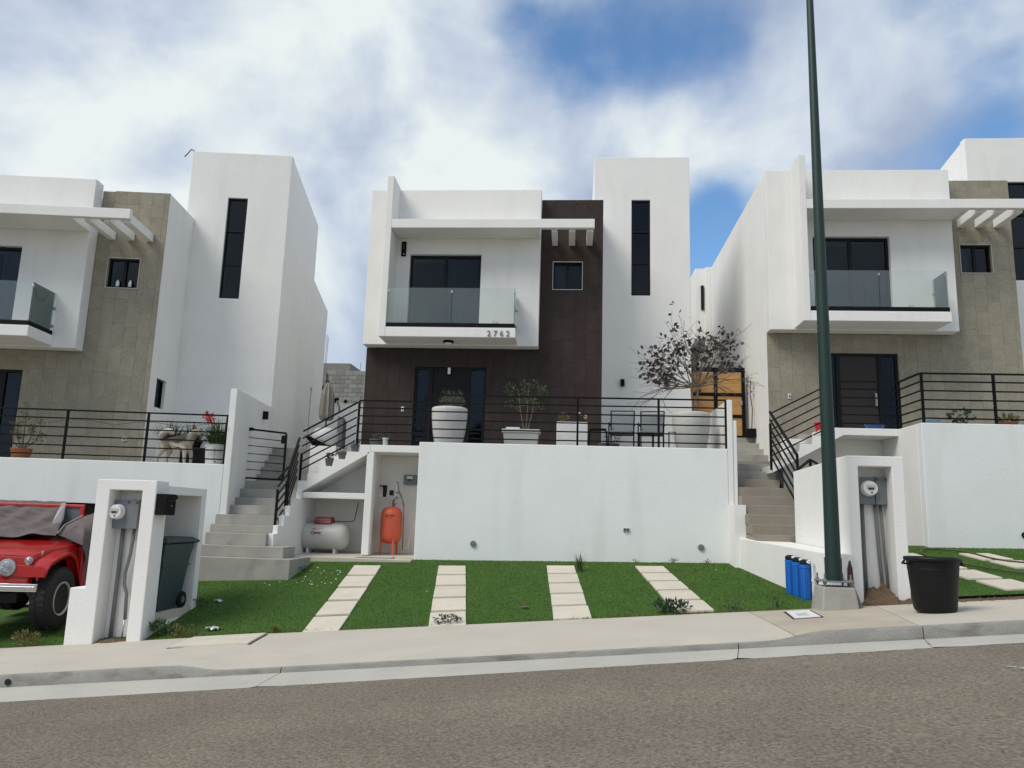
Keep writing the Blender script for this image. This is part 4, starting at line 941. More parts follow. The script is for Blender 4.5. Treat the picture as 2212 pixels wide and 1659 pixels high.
# ------------------------------------------------------------------ black bin at right
bx, by = 4.46, 10.05; bz = pave_z(bx, by)
t = thing('black_bin', 'round black plastic bin standing on the pavement right of the pillar', 'bin', (bx, by, bz))
g = MB().lathe([(.205, .0), (.222, .012), (.24, .05), (.292, .60), (.305, .605), (.32, .612), (.325, .64), (.315, .655), (.292, .650), (.285, .60), (.235, .06), (.02, .05)], (bx, by, bz), 40)
g.build('bin_body', M['black_plastic'], t, smooth=True); smooth_angle(bpy.data.objects[t.name].children[0] if bpy.data.objects[t.name].children else t, 35)
MB().lathe([(.276, .50), (.284, .505), (.287, .52), (.281, .525)], (bx, by, bz), 40).build('bin_ring', M['black_plastic'], t, smooth=True)
for s in (-1, 1):
    MB().tube([(bx+s*.30, by-.08, bz+.60), (bx+s*.335, by-.06, bz+.57), (bx+s*.335, by+.06, bz+.57), (bx+s*.30, by+.08, bz+.60)], .013, 8).build('handle', M['black_plastic'], t, smooth=True)

# soil heap in the right pillar niche
def lump(name, c, rx, ry, h, m, seed, n=34, amp=.35, **kw):
    g = MB(); 
    for j in range(n+1):
        for i in range(n+1):
            a, b = i/n*2-1, j/n*2-1; d = math.hypot(a, b); k = max(0, 1-d)**.7
            nz = noise.fractal(Vector((a*2.2+seed, b*2.2, seed)), 1, 2, 5)
            g.v.append((c[0]+a*rx, c[1]+b*ry, c[2]+h*k*(1+amp*nz)+.03*nz*(d < 1)-(.03 if d > .95 else 0)))
    for j in range(n):
        for i in range(n): p = j*(n+1)+i; g.f.append((p, p+1, p+n+2, p+n+1))
    return tag(g.build(name, m, smooth=False), **kw)
lump('soil_heap', (4.42, 11.60, .655), .34, .34, .26, M['soil'], 3, 60, .45, label='heap of brown soil at the foot of the right pillar niche', cat='soil')
lump('soil_heap', (4.85, 11.45, .69), .42, .2, .06, M['soil'], 8, label='low spill of brown soil behind the black bin', cat='soil')
lump('soil_heap', (-6.67, 11.38, -.245), .25, .16, .02, M['soil'], 5, label='thin layer of dirt inside the left pillar niche', cat='soil')

# ------------------------------------------------------------------ wheelie bin in the enclosure
t = thing('wheeled_bin', 'dark teal wheeled rubbish bin inside the left white enclosure', 'bin', (-6.48, 12.1, .13))
def rect(z, x0, x1, y0, y1): return [(x0, y0, z), (x1, y0, z), (x1, y1, z), (x0, y1, z)]
g = MB(); g.v = rect(.15, -6.70, -6.26, 11.76, 12.34)+rect(.42, -6.72, -6.24, 11.74, 12.46)+rect(.92, -6.75, -6.21, 11.71, 12.54)+rect(1.16, -6.78, -6.19, 11.70, 12.64)
for k in range(3):
    for i in range(4): g.f.append((k*4+i, k*4+(i+1) % 4, k*4+4+(i+1) % 4, k*4+4+i))
g.f += [(3, 2, 1, 0), (12, 13, 14, 15)]; g.build('bin_body', M['bin_teal'], t, bevel=.03, seg=3)
g = MB(); g.v = rect(1.162, -6.80, -6.17, 11.68, 12.72)+rect(1.19, -6.81, -6.16, 11.67, 12.76)+rect(1.25, -6.74, -6.23, 11.75, 12.60)
for k in range(2):
    for i in range(4): g.f.append((k*4+i, k*4+(i+1) % 4, k*4+4+(i+1) % 4, k*4+4+i))
g.f += [(3, 2, 1, 0), (8, 9, 10, 11)]; g.build('lid', M['bin_teal'], t, bevel=.02)
MB().box(-6.765, -6.205, 11.70, 12.56, .80, .82).build('bin_rib', M['bin_teal'], t, bevel=.006)
for x in (-6.30, -6.68):
    w = MB().lathe([(.03, -.03), (.125, -.028), (.13, 0), (.125, .028), (.03, .03)], (x+.06 if x > -6.5 else x-.0, 12.42, .262), 22, 'x').build('wheel', M['black_plastic'], t)
    MB().lathe([(.05, .0305), (.055, .036)], (x+.06 if x > -6.5 else x, 12.42, .262), 14, 'x').build('hub', M['conduit'], w)

# ------------------------------------------------------------------ gas tank and water tank
t = thing('gas_tank', 'pearl white horizontal gas tank with a red cover in the under-stair niche', 'gas tank', (-5.43, 17.0, .83))
prof = [(.03, -.555), (.12, -.55), (.20, -.525), (.26, -.47), (.288, -.40), (.295, -.36), (.295, .36), (.288, .40), (.26, .47), (.20, .525), (.12, .55), (.03, .555)]
MB().lathe(prof, (-5.40, 17.02, 1.195), 40, 'x').build('tank_body', M['tank_white'], t, smooth=True)
for x in (-5.73, -5.13): MB().box(x-.025, x+.025, 16.88, 17.15, .82, .95).build('foot', M['white_plastic'], t, bevel=.004)
for x in (-5.755, -5.05): MB().lathe([(.2955, -.004), (.299, 0), (.2955, .004)], (x, 17.02, 1.195), 40, 'x').build('weld_seam', M['tank_white'], t, smooth=True)
cv = MB(); cv.v = rect(1.475, -5.63, -5.23, 16.86, 17.18)+rect(1.62, -5.60, -5.245, 16.93, 17.14); cv.f = [(3, 2, 1, 0), (4, 5, 6, 7), (0, 1, 5, 4), (1, 2, 6, 5), (2, 3, 7, 6), (3, 0, 4, 7)]
cv = cv.build('valve_cover', M['dark_red'], t, bevel=.012)
for i in range(7):      # worn, unreadable script on the cover
    x = -5.575+.043*i; h_ = .05 if i == 0 else .032
    MB().tube([(x, 16.885, 1.55), (x+.012, 16.893, 1.55+h_), (x+.026, 16.892, 1.553), (x+.036, 16.897, 1.567)], .0045, 5).build('lettering', M['ink_pale'], cv)
def onbody(x, dz): yy = 17.02-math.sqrt(.2965**2-dz*dz); return (x, yy, 1.195+dz)
for i, x in enumerate((-5.49, -5.455, -5.42, -5.385)):
    a = onbody(x, .155); b = onbody(x+.004, .185); MB().tube([a, b], .004, 5).build('lettering', M['ink_dark'], t)
arc = [onbody(-5.60+.02*k, .15+.03*math.sin(k*.8)) for k in range(5)]
MB().tube(arc+[onbody(-5.515, .145), onbody(-5.60, .147)], .005, 5).build('logo_stroke', M['ink_red'], t)
g = MB()
for k in range(9):
    for dz in (.055, .10): p = onbody(-5.56+.02*k, dz); g.v.append((p[0], p[1]-.002, p[2]))
for k in range(8): g.f.append((2*k, 2*k+2, 2*k+3, 2*k+1))
g.build('label_strip', M['ink_red'], t)
p = onbody(-5.585, .078); g = MB().tube([(p[0]+.03*math.cos(a/12*6.283), p[1]-.004+.01*math.sin(a/12*6.283)*-.3, p[2]+.03*math.sin(a/12*6.283)) for a in range(13)], .007, 6, cap=False); g.build('logo_ring', M['ink_dark'], t)
for x, w_ in ((-5.60, .03), (-5.56, .015), (-5.46, .05), (-5.37, .03)): MB().tube([onbody(x, .02), onbody(x+w_, .028)], .004, 5).build('lettering', M['grey_metal'], t)
tag(MB().tube([(-5.22, 17.05, 1.53), (-4.98, 17.1, 1.53), (-4.85, 17.2, 1.54), (-4.83, 17.3, 1.56), (-4.82, 17.5, 1.96)], .010, 8).build('gas_pipe', M['ink_dark'], smooth=False), 'thin black gas pipe rising on the niche wall right of the gas tank', 'pipe')
t = thing('pressure_tank', 'orange upright water pressure tank on legs beside the niche column', 'tank', (-3.94, 17.1, .83))
MB().lathe([(.03, 1.08), (.12, 1.09), (.19, 1.13), (.228, 1.20), (.236, 1.27), (.236, 1.68), (.228, 1.76), (.19, 1.83), (.12, 1.875), (.04, 1.89)], (-3.94, 17.1, 0), 40).build('tank_body', M['tank_orange'], t, smooth=True)
for a in (200, 300, 60):
    ca, sa = math.cos(R(a)), math.sin(R(a)); MB().bar((-3.94+.20*ca, 17.1+.20*sa, 1.22), (-3.94+.22*ca, 17.1+.22*sa, .825), .045, .03).build('leg', M['tank_orange'], t)
def onc(a, z): return (-3.94+.2375*math.sin(R(a)), 17.1-.2375*math.cos(R(a)), z)
for z, a0, a1, r_ in ((1.70, -22, 26, .009), (1.665, -22, -6, .006), (1.665, 2, 24, .004), (1.637, -12, 12, .005)):
    MB().tube([onc(lerp(a0, a1, k/6), z+(.002 if k % 2 else 0)) for k in range(7)], r_, 5).build('lettering', M['ink_brown'], t)
w = thing('water_fittings', 'white and black pipe fittings with gauge above the orange tank', 'plumbing', (-3.94, 17.3, 1.9))
MB().tube([(-3.93, 17.15, 1.88), (-3.93, 17.15, 2.02), (-3.86, 17.2, 2.10)], .028, 8).build('brass_cross', M['conduit'], w)
MB().tube([(-4.285, 17.2, 2.13), (-4.12, 17.2, 2.135), (-3.92, 17.2, 2.12)], .014, 8).build('white_pipe', M['white_plastic'], w)
MB().tube([(-3.90, 17.2, 2.02), (-3.89, 17.2, 2.45)], .018, 8).build('white_pipe', M['white_plastic'], w)
MB().lathe([(.035, 2.10), (.045, 2.16), (.05, 2.34), (.056, 2.345), (.056, 2.36)], (-4.15, 17.2, 0), 18).build('black_filter', M['black_plastic'], w)
MB().box(-4.03, -3.95, 17.14, 17.24, 2.14, 2.25).build('pressure_switch', M['black_plastic'], w, bevel=.006)
MB().tube([(-3.97, 17.1, 1.93), (-3.99, 17.05, 2.0), (-3.95, 17.05, 2.06)], .012, 6).tube([(-3.90, 17.1, 1.9), (-3.84, 17.05, 1.97), (-3.87, 17.05, 2.08)], .014, 6).build('valve', M['steel'], w)
MB().tube([(-3.88, 17.18, 2.45), (-3.84, 17.1, 2.42), (-3.81, 17.1, 2.25), (-3.74, 17.1, 2.12), (-3.68, 17.1, 1.95), (-3.665, 17.1, 1.4), (-3.66, 17.12, .95)], .014, 8).build('grey_hose', M['conduit'], w, smooth=True)
MB().tube([(-3.88, 17.18, 2.20), (-3.80, 17.12, 2.20), (-3.72, 17.1, 2.05), (-3.685, 17.1, 1.9)], .013, 8).build('grey_hose', M['conduit'], w, smooth=True)
MB().tube([(-3.75, 17.3, .97), (-3.58, 17.3, .98), (-3.56, 17.3, 1.25)], .012, 8).build('white_pipe', M['white_plastic'], w)
e = thing('control_box', 'small grey electric control box on the niche wall above the orange tank', 'box', (-3.65, 17.6, 2.4))
MB().box(-3.80, -3.50, 17.50, 17.598, 2.40, 2.62).build('box_body', M['grey_metal'], e, bevel=.01); MB().box(-3.72, -3.60, 17.485, 17.499, 2.53, 2.59).build('box_window', M['white_plastic'], e); MB().box(-3.70, -3.62, 17.48, 17.499, 2.49, 2.525).build('switch', M['ink_dark'], e)
outlet_t = MB().box(-4.36, -4.28, 17.56, 17.598, 2.33, 2.37).build('junction_plate', M['ink_red']); tag(outlet_t, 'small red plate on the niche wall behind the black filter', 'plate')

# ------------------------------------------------------------------ plants
def foliage(g, c, rad, n, s0, s1, up=.3, wid=.45):
    for _ in range(n):
        while True:
            p = Vector([random.uniform(-1, 1) for _ in range(3)])
            if p.length <= 1: break
        d = Vector((p.x+random.gauss(0, .5), p.y+random.gauss(0, .5), p.z+up+random.gauss(0, .4)))
        g.leaf((c[0]+p.x*rad[0], c[1]+p.y*rad[1], c[2]+p.z*rad[2]), d, random.uniform(s0, s1), wid)
    return g
def spiky(g, c, n, l0, l1, w=.012, out=.55, base=.05):
    for _ in range(n):
        a = random.uniform(0, 6.28); L_ = random.uniform(l0, l1); o = random.uniform(.05, out); b = Vector((c[0]+random.uniform(-base, base), c[1]+random.uniform(-base, base), c[2]))
        d = Vector((math.cos(a)*o, math.sin(a)*o, 1)).normalized(); sd = d.cross(Vector((0, 0, 1))).normalized() if d.z < .999 else Vector((1, 0, 0))
        p0 = b; p1 = b+d*L_*.5; p2 = b+d*L_+Vector((math.cos(a), math.sin(a), -.4))*L_*o*.35
        g.add([p0-sd*w, p0+sd*w, p1+sd*w, p1-sd*w, p2], [(0, 1, 2, 3), (3, 2, 4)])
    return g
def stems(g, c, n, h, spread, r_=.006, tips=None):
    out = []
    for _ in range(n):
        a = random.uniform(0, 6.28); s = random.uniform(.2, 1)*spread; hh = h*random.uniform(.6, 1)
        e_ = Vector((c[0]+math.cos(a)*s, c[1]+math.sin(a)*s, c[2]+hh)); m_ = Vector(c).lerp(e_, .5)+Vector((random.uniform(-.02, .02), random.uniform(-.02, .02), .03))
        g.tube([c, m_, e_], [r_, r_*.8, r_*.4], 5); out.append(e_)
    return out
def pot_round(name, label, x, y, z, r_, h, m, group=None, taper=.72):
    t = thing(name, label, 'pot', (x, y, z), group)
    MB().lathe([(r_*taper*.9, 0), (r_*taper, .01), (r_*.97, h*.85), (r_, h*.87), (r_, h), (r_*.9, h), (r_*.86, h*.9), (.01, h*.88)], (x, y, z), 28).build('pot_body', m, t, smooth=False)
    smooth_angle(t.children[0] if len(t.children) else t, 35)
    return t
def big_pot(label, x, y, z, r_, h, m):
    t = thing('large_pot', label, 'pot', (x, y, z), 'large tapered pots on the middle terrace')
    MB().lathe([(r_*.62, 0), (r_*.70, .01), (r_*.78, h*.12), (r_*.90, h*.40), (r_*.985, h*.72), (r_, h*.93), (r_*.985, h*.985), (r_*.93, h), (r_*.88, h*.98), (r_*.86, h*.9), (.01, h*.88)], (x, y, z), 40).build('pot_body', m, t, smooth=True)
    return t
frame(F_C); TZ = 3.19
big_pot('large white tapered pot holding a grey bush, before the front door', -2.70, 16.85, TZ, .40, .90, M['pot_white'])
pl = thing('bush', 'grey-green lavender bush in the large white pot before the front door', 'bush', (-2.70, 16.85, 4.05))
g = MB(); tp_ = stems(g, (-2.66, 16.85, 4.0), 26, .45, .26, .004); g.build('stems', M['bark'], pl)
g = MB(); foliage(g, (-2.66, 16.85, 4.22), (.30, .25, .17), 900, .02, .05, .5, .3)
for e_ in tp_: foliage(g, e_, (.04, .04, .09), 22, .015, .035, .8, .35)
g.build('foliage', M['leaf_grey'], pl)
t = thing('planter', 'low rectangular grey planter with a slim young tree on the middle terrace', 'planter', (-1.08, 16.8, TZ))
g = MB(); g.v = rect(TZ, -1.43, -.74, 16.66, 16.96)+rect(TZ+.36, -1.47, -.70, 16.62, 17.0)
for i in range(4): g.f.append((i, (i+1) % 4, 4+(i+1) % 4, 4+i))
g.f += [(3, 2, 1, 0), (4, 5, 6, 7)]; g.build('planter_body', M['pot_grey'], t, bevel=.012)
MB().box(-1.50, -.67, 16.60, 17.02, TZ+.361, TZ+.44).build('planter_rim', M['pot_grey'], t, bevel=.012)
tag(MB().box(-1.42, -1.12, 16.72, 16.92, TZ+.445, TZ+.49).build('white_tray', M['box_white'], bevel=.006), 'small white tray lying on the grey planter', 'tray')
pl = thing('young_tree', 'slim young tree with sparse green leaves in the grey planter', 'tree', (-1.0, 16.9, 3.65))
g = MB(); ends = []
for dx, h_ in ((-.10, .95), (.02, 1.05), (.10, .85)):
    b0 = Vector((-1.0+dx*.3, 17.0, 3.60)); m_ = b0+Vector((dx, .02, h_*.5)); e_ = b0+Vector((dx*1.6, .03, h_)); g.tube([b0, m_, e_], [.014, .011, .006], 6)
    for k in range(5):
        p = m_.lerp(e_, k/4); q = p+Vector((random.uniform(-.25, .32), random.uniform(-.1, .1), random.uniform(.05, .25))); g.tube([p, q], [.005, .002], 5); ends.append(q)
g.build('trunk', M['bark'], pl); g = MB()
for e_ in ends: foliage(g, e_, (.13, .09, .09), 36, .03, .06, .2, .5)
g.build('crown', M['leaf'], pl)
t = thing('planter', 'white square planter box with small yellow flowers on the middle terrace', 'planter', (.02, 16.8, TZ))
MB().box(-.31, .36, 16.62, 17.05, TZ, TZ+.62).build('planter_body', M['box_white'], t, bevel=.01); MB().box(-.28, .33, 16.65, 17.02, TZ+.621, TZ+.625).build('soil', M['soil'], t)
pl = thing('flower', 'small plant with pale yellow blooms in the white square planter', 'flower', (.25, 16.8, 3.82))
g = MB(); stems(g, (.25, 16.8, 3.81), 8, .17, .10, .003); foliage(g, (.27, 16.8, 3.88), (.08, .06, .05), 30, .03, .05, .4); g.build('leaves', M['leaf_dark'], pl)
g = MB()
for c_ in ((.33, 16.75, 3.98), (.31, 16.75, 3.92), (.19, 16.75, 4.00)): foliage(g, c_, (.02, .02, .02), 12, .025, .04, .3, .7)
g.build('petals', M['flower_yellow'], pl)
pl = thing('plant', 'small brownish plant at the left side of the white square planter', 'plant', (-.15, 16.8, 3.82))
g = MB(); foliage(g, (-.16, 16.8, 3.92), (.12, .08, .09), 90, .03, .06, .5); g.build('leaves', M['leaf_olive'], pl)
big_pot('large pale grey tapered pot holding the purple-leaved tree at the terrace end', 2.62, 16.95, TZ, .41, .90, M['pot_grey'])
# purple-leaved tree
tr = thing('purple_leaved_tree', 'small tree with sparse purple-brown leaves in the large pale pot', 'tree', (2.68, 16.98, 4.0))
g = MB(); twigs = []
def grow(p, d, L_, r_, lvl):
    q = p+d*L_; m_ = p.lerp(q, .5)+Vector((random.gauss(0, .02), random.gauss(0, .02), random.gauss(0, .02)))*L_*3
    g.tube([p, m_, q], [r_, r_*.85, r_*.65], 6 if lvl < 2 else 4, cap=False)
    if lvl >= 3: twigs.append((q, d)); twigs.append((m_, d)); return
    n = (5, 4, 3)[lvl] if lvl < 3 else 0
    for k in range(n):
        t_ = random.uniform(.45, 1) if k else 1
        nd = (d+Vector((random.gauss(0, .62), random.gauss(0, .34), random.gauss(-.05, .40)))).normalized()
        grow(p.lerp(q, t_), nd, L_*random.uniform(.55, .85), r_*.6, lvl+1)
for dx, L_ in ((.10, .80), (-.08, .66)):
    b0 = Vector((2.70+dx*.3, 17.0, 3.95)); b1 = b0+Vector((dx*.5, 0, .74)); g.tube([b0, b0.lerp(b1, .5)+Vector((.015, 0, 0)), b1], [.030, .026, .022], 8)
    for dd in ((-1.5, -.1, .85), (-.8, .15, 1.3), (-.3, .1, 1.5), (.7, -.1, 1.2), (1.4, .1, .85), (-1.4, .1, .20) if dx < 0 else (.5, .2, 1.4), (-1.1, 0, 1.5), (1.0, 0, 1.6), (-1.6, .1, .45), (-1.7, 0, -.12), (1.3, 0, .35), (.2, 0, 1.5)):
        grow(b1, Vector(dd).normalized(), L_*random.uniform(.8, 1.1), .013, 1)
g.build('trunk', M['bark'], tr)
lm = []
for s_ in range(6):
    me = bpy.data.meshes.new('leaf'); q = MB().leaf((0, 0, 0), (1, 0, .1), random.uniform(.10, .145), random.uniform(.6, .9), random.uniform(-.15, .2)); me.from_pydata(q.v, [], q.f); me.materials.append(M['leaf_purple']); lm.append(me)
spots = []
for (p, d) in twigs:
    for k in range(2): spots.append(p+Vector((random.gauss(0, .09), random.gauss(0, .08), random.gauss(0, .08))))
random.shuffle(spots); inv = wm(tr).inverted()
spots = [s for s in spots if not (s.x > 2.95 and s.z < 5.0 and random.random() < .75) and 1.35 < s.x < 3.8 and s.z > 4.45 and ((s.x-2.72)/1.3)**2+((s.z-5.62)/1.12)**2 < 1.05]
for i, s_ in enumerate(spots[:300]):
    o = bpy.data.objects.new('leaf', random.choice(lm)); col.objects.link(o); o.parent = tr
    o.matrix_basis = inv @ Matrix.Translation(s_) @ Matrix.Rotation(random.uniform(0, 6.28), 4, 'Z') @ Matrix.Rotation(random.gauss(.3, .7), 4, 'Y') @ Matrix.Rotation(random.gauss(0, .9), 4, 'X')
g = MB()
for s_ in spots[300:430]: g.leaf(s_, (random.gauss(0, 1), random.gauss(0, 1), random.gauss(-.2, .5)), random.uniform(.08, .13), .7)
if g.v: g.build('small_leaves', M['leaf_purple'], tr, kind='stuff')
# terrace chairs and tables
def chair(label, x, y, rz, z=TZ):
    t = thing('terrace_chair', label, 'chair', (x, y, z), 'grey sling chairs on the middle terrace'); t.rotation_euler = (0, 0, 0)
    cu, su = math.cos(rz), math.sin(rz)
    def P(a, b, c): return (x+a*cu-b*su, y+a*su+b*cu, z+c)
    for s in (-1, 1):
        MB().tube([P(s*.27, -.26, 0), P(s*.27, -.25, .62), P(s*.27, -.20, .66), P(s*.27, .16, .64)], .014, 8).build('leg', M['black'], t)
        MB().tube([P(s*.25, .22, 0), P(s*.25, .16, .42), P(s*.26, .26, .98)], .014, 8).build('leg', M['black'], t)
    MB().tube([P(-.26, .26, .98), P(.26, .26, .98)], .013, 8).tube([P(-.25, .16, .42), P(.25, .16, .42)], .012, 8).tube([P(-.26, -.25, .42), P(.26, -.25, .42)], .012, 8).tube([P(-.26, -.25, .42), P(-.25, .16, .42)], .012, 8).tube([P(.26, -.25, .42), P(.25, .16, .42)], .012, 8).build('seat_frame', M['black'], t)
    g = MB().add([P(-.24, .165, .46), P(.24, .165, .46), P(.245, .25, .93), P(-.245, .25, .93), P(-.24, .175, .46), P(.24, .175, .46), P(.245, .26, .93), P(-.245, .26, .93)], [(0, 1, 2, 3), (7, 6, 5, 4), (0, 4, 5, 1), (2, 6, 7, 3)]); g.build('backrest', M['grey_metal'], t)
    g = MB().add([P(-.24, -.24, .425), P(.24, -.24, .425), P(.24, .15, .425), P(-.24, .15, .425), P(-.24, -.24, .49), P(.24, -.24, .49), P(.24, .15, .50), P(-.24, .15, .50)], [(3, 2, 1, 0), (4, 5, 6, 7), (0, 1, 5, 4), (1, 2, 6, 5), (2, 3, 7, 6), (3, 0, 4, 7)]); g.build('cushion', M['cushion'], t, bevel=.025, seg=3)
    return t
chair('left grey chair with cushion on the middle terrace, beside the low black frame', 1.13, 17.1, -.12)
chair('right grey chair with cushion on the middle terrace, behind the small black table', 1.78, 17.1, -.18)
def small_table(name, label, x, y, w_, d_, h_, m='black'):
    t = thing(name, label, 'table', (x, y, TZ))
    MB().box(x-w_/2, x+w_/2, y-d_/2, y+d_/2, TZ+h_-.025, TZ+h_).build('table_top', M[m], t, bevel=.008)
    for a in (-1, 1):
        for b in (-1, 1): MB().tube([(x+a*(w_/2-.03), y+b*(d_/2-.03), TZ), (x+a*(w_/2-.03), y+b*(d_/2-.03), TZ+h_-.026)], .012, 6).build('leg', M['black'], t)
small_table('side_table', 'small black side table in front of the two grey chairs', 1.62, 16.72, .36, .3, .42)
t = thing('stool', 'low black tube stool frame over a dark tub on the middle terrace', 'stool', (.55, 16.85, TZ))
for yy in (16.72, 16.98): MB().tube([(.40, yy, TZ), (.40, yy, TZ+.44), (.45, yy, TZ+.49), (.74, yy, TZ+.49), (.78, yy, TZ+.44), (.80, yy, TZ)], .014, 8).build('hoop', M['black'], t)
MB().box(.42, .77, 16.72, 16.98, TZ+.485, TZ+.50).build('seat', M['black'], t)
pot_round('dark_tub', 'wide dark tub under the left grey chair', .86, 17.45, TZ, .24, .24, M['pot_dark'])
pl = thing('plant', 'small grey-leaved plant in the dark tub under the left grey chair', 'plant', (.86, 17.4, TZ+.2)); g = MB(); foliage(g, (.95, 17.4, TZ+.38), (.2, .12, .12), 130, .03, .06, .3); g.build('leaves', M['leaf_grey'], pl)
tag(MB().tube([(2.12, 16.8, TZ), (2.12, 16.8, TZ+.46), (2.30, 16.8, TZ+.46)], .014, 8).build('metal_hook', M['black']), 'thin black bent stand left of the large pale pot', 'stand')
tag(MB().lathe([(.05, 0), (.065, .13), (.072, .13), (.072, .16), (.05, .16)], (-4.07, 16.66, 3.213), 16).build('white_cup', M['pot_white']), 'small white cup on the landing slab over the niche', 'cup')
pot_round('flower_pot', 'dark pot with a faint pink flower behind the sloping handrail', -4.60, 17.9, 3.2, .16, .26, M['pot_dark'])
pl = thing('flower', 'faint pink flowering plant behind the landing railing', 'flower', (-4.4, 17.9, 3.4)); g = MB(); foliage(g, (-4.45, 17.8, 3.55), (.2, .1, .12), 60, .03, .05, .3); g.build('leaves', M['leaf_grey'], pl)
for i, (x, z, lb) in enumerate(((-5.32, 2.72, 'lowest of three dark flower pots on the side steps, dark red leaves'), (-5.04, 2.88, 'middle of three dark flower pots on the side steps'), (-4.76, 3.05, 'top one of three dark flower pots on the side steps'))):
    pot_round('flower_pot', lb, x, 16.72, z, .095, .17, M['pot_dark'], 'dark flower pots on the side steps')
    pl = thing('plant', lb.replace('dark flower pots', 'small plants').replace(', dark red leaves', ' with dark leaves'), 'plant', (x, 16.72, z+.16), 'plants in the dark pots'); g = MB(); foliage(g, (x+.02, 16.72, z+.22), (.12 if i == 0 else .06, .07, .06), 60 if i == 0 else 18, .04, .07, .3, .7); g.build('leaves', M['leaf_purple' if i == 0 else 'leaf_dark'], pl)
t = thing('ball_planter', 'big round white ball planter behind the sloping handrail', 'planter', (-5.88, 18.05, 3.27))
MB().lathe([(.10, 0), (.22, .03), (.29, .12), (.315, .22), (.30, .33), (.23, .42), (.14, .45), (.02, .455)], (-5.88, 18.05, 3.27), 32).build('ball', M['pot_white'], t, smooth=True)
tag(MB().add([(-6.3, 17.75, 3.50), (-6.16, 17.7, 3.49), (-5.75, 17.7, 3.30), (-5.6, 17.7, 3.262), (-6.1, 17.85, 3.262), (-6.2, 17.9, 3.36)], [(0, 1, 2, 3, 4, 5)]).build('black_cloth', M['black']), 'black cloth draped in front of the round white ball planter', 'cloth')
t = thing('patio_umbrella', 'furled beige patio umbrella on a black pole at the side of the middle house', 'umbrella', (-6.06, 18.6, 3.3))
MB().tube([(-6.06, 18.6, 3.28), (-6.09, 18.6, 4.98)], .018, 8).build('pole', M['black'], t)
g = MB(); n = 18; prof_ = [(.13, 3.98), (.17, 4.04), (.17, 4.30), (.15, 4.60), (.10, 4.82), (.03, 4.93)]
for r_, z in prof_:
    for k in range(n): a = 2*math.pi*k/n; rr_ = r_*(1.12 if k % 2 else .8); g.v.append((-6.08+rr_*math.cos(a), 18.6+rr_*math.sin(a), z+(.06 if k % 3 == 0 and r_ > .14 else 0)))
for i in range(len(prof_)-1):
    for k in range(n): g.f.append((i*n+k, i*n+(k+1) % n, (i+1)*n+(k+1) % n, (i+1)*n+k))
g.build('canopy_cloth', M['cloth_tan'], t)
tag(MB().box(-5.76, -5.60, 18.5, 18.8, 3.2, 4.0).tube([(-5.7, 18.6, 4.0), (-5.68, 18.6, 4.06)], .10, 10).build('grill_cover', M['pot_dark'], bevel=.03), 'grey covered stand right of the round white ball planter', 'stand')
tag(MB().tube([(-6.98, 21.98, 4.92), (-6.92, 21.97, 5.02), (-6.84, 21.96, 5.03)], .05, 6).tube([(-6.88, 21.97, 4.95), (-6.80, 21.95, 4.80), (-6.80, 21.95, 4.62)], .015, 6).tube([(-6.66, 21.97, 4.92), (-6.60, 21.97, 5.0)], .05, 6).build('garden_lamps', M['black']), 'black spot lamps clipped on the white boundary wall', 'lamp')

# ------------------------------------------------------------------ block wall and unfinished house in the gap
bw = thing('block_wall', 'bare grey concrete block wall in the gap between left and middle house', 'wall', (-9.8, 34, 4))
MB().box(-11.20, -8.9, 34.03, 34.2, 2.5, 8.17).build('mortar_bed', M['block_joint'], bw)
bm_ = bpy.data.meshes.new('block'); q = MB().box(-.193, .193, -.02, .1, -.093, .093); bm_.from_pydata(q.v, [], q.f); bm_.materials.append(M['block']); inv = wm(bw).inverted()
for j in range(16):
    for i in range(6):
        x = -10.98+.40*i+(.2 if j % 2 else 0)
        if x > -9.0: continue
        o = bpy.data.objects.new('block', bm_); col.objects.link(o); o.parent = bw; o.matrix_basis = inv @ Matrix.Translation((x, 34.02+random.uniform(-.006, .006), 8.06-.2*j))
t = thing('unfinished_house', 'brown unfinished concrete house left of the block wall', 'house', (-11.9, 34.5, 5))
g = MB(); wall_holes(g, -13.0, -11.22, 3.0, 8.05, 33.9, 34.1, [(-11.72, -11.25, 6.9, 7.45)]); g.build('wall', M['raw_concrete'], t)
MB().box(-13, -10.5, 35.2, 38, 3, 8.75).build('roof_wall', M['block'], t); MB().box(-11.75, -11.2, 34.3, 34.32, 6.8, 7.5).build('dark_backdrop', M['dark_room'], t)  # last box: dark sheet painting the shade inside the window hole
for i, x in enumerate((-11.42, -11.36, -9.75)):
    tag(MB().tube([(x, 34.2, 8.0), (x+(.02 if i < 2 else .03), 34.2, 9.9-i*.12 if i < 2 else 8.6)], .012, 5).build('rebar', M['raw_concrete']), ('tall thin steel rod, left of the pair above the unfinished house', 'tall thin steel rod, right of the pair above the unfinished house', 'short thin rod above the bare block wall')[i], 'rod', 'steel rods on the far walls')
t = MB().box(-12, -11.23, 33.6, 33.8, 2.5, 6.2).build('pale_wall', M['stucco']); tag(t, 'white strip of wall below the unfinished concrete house', 'wall')

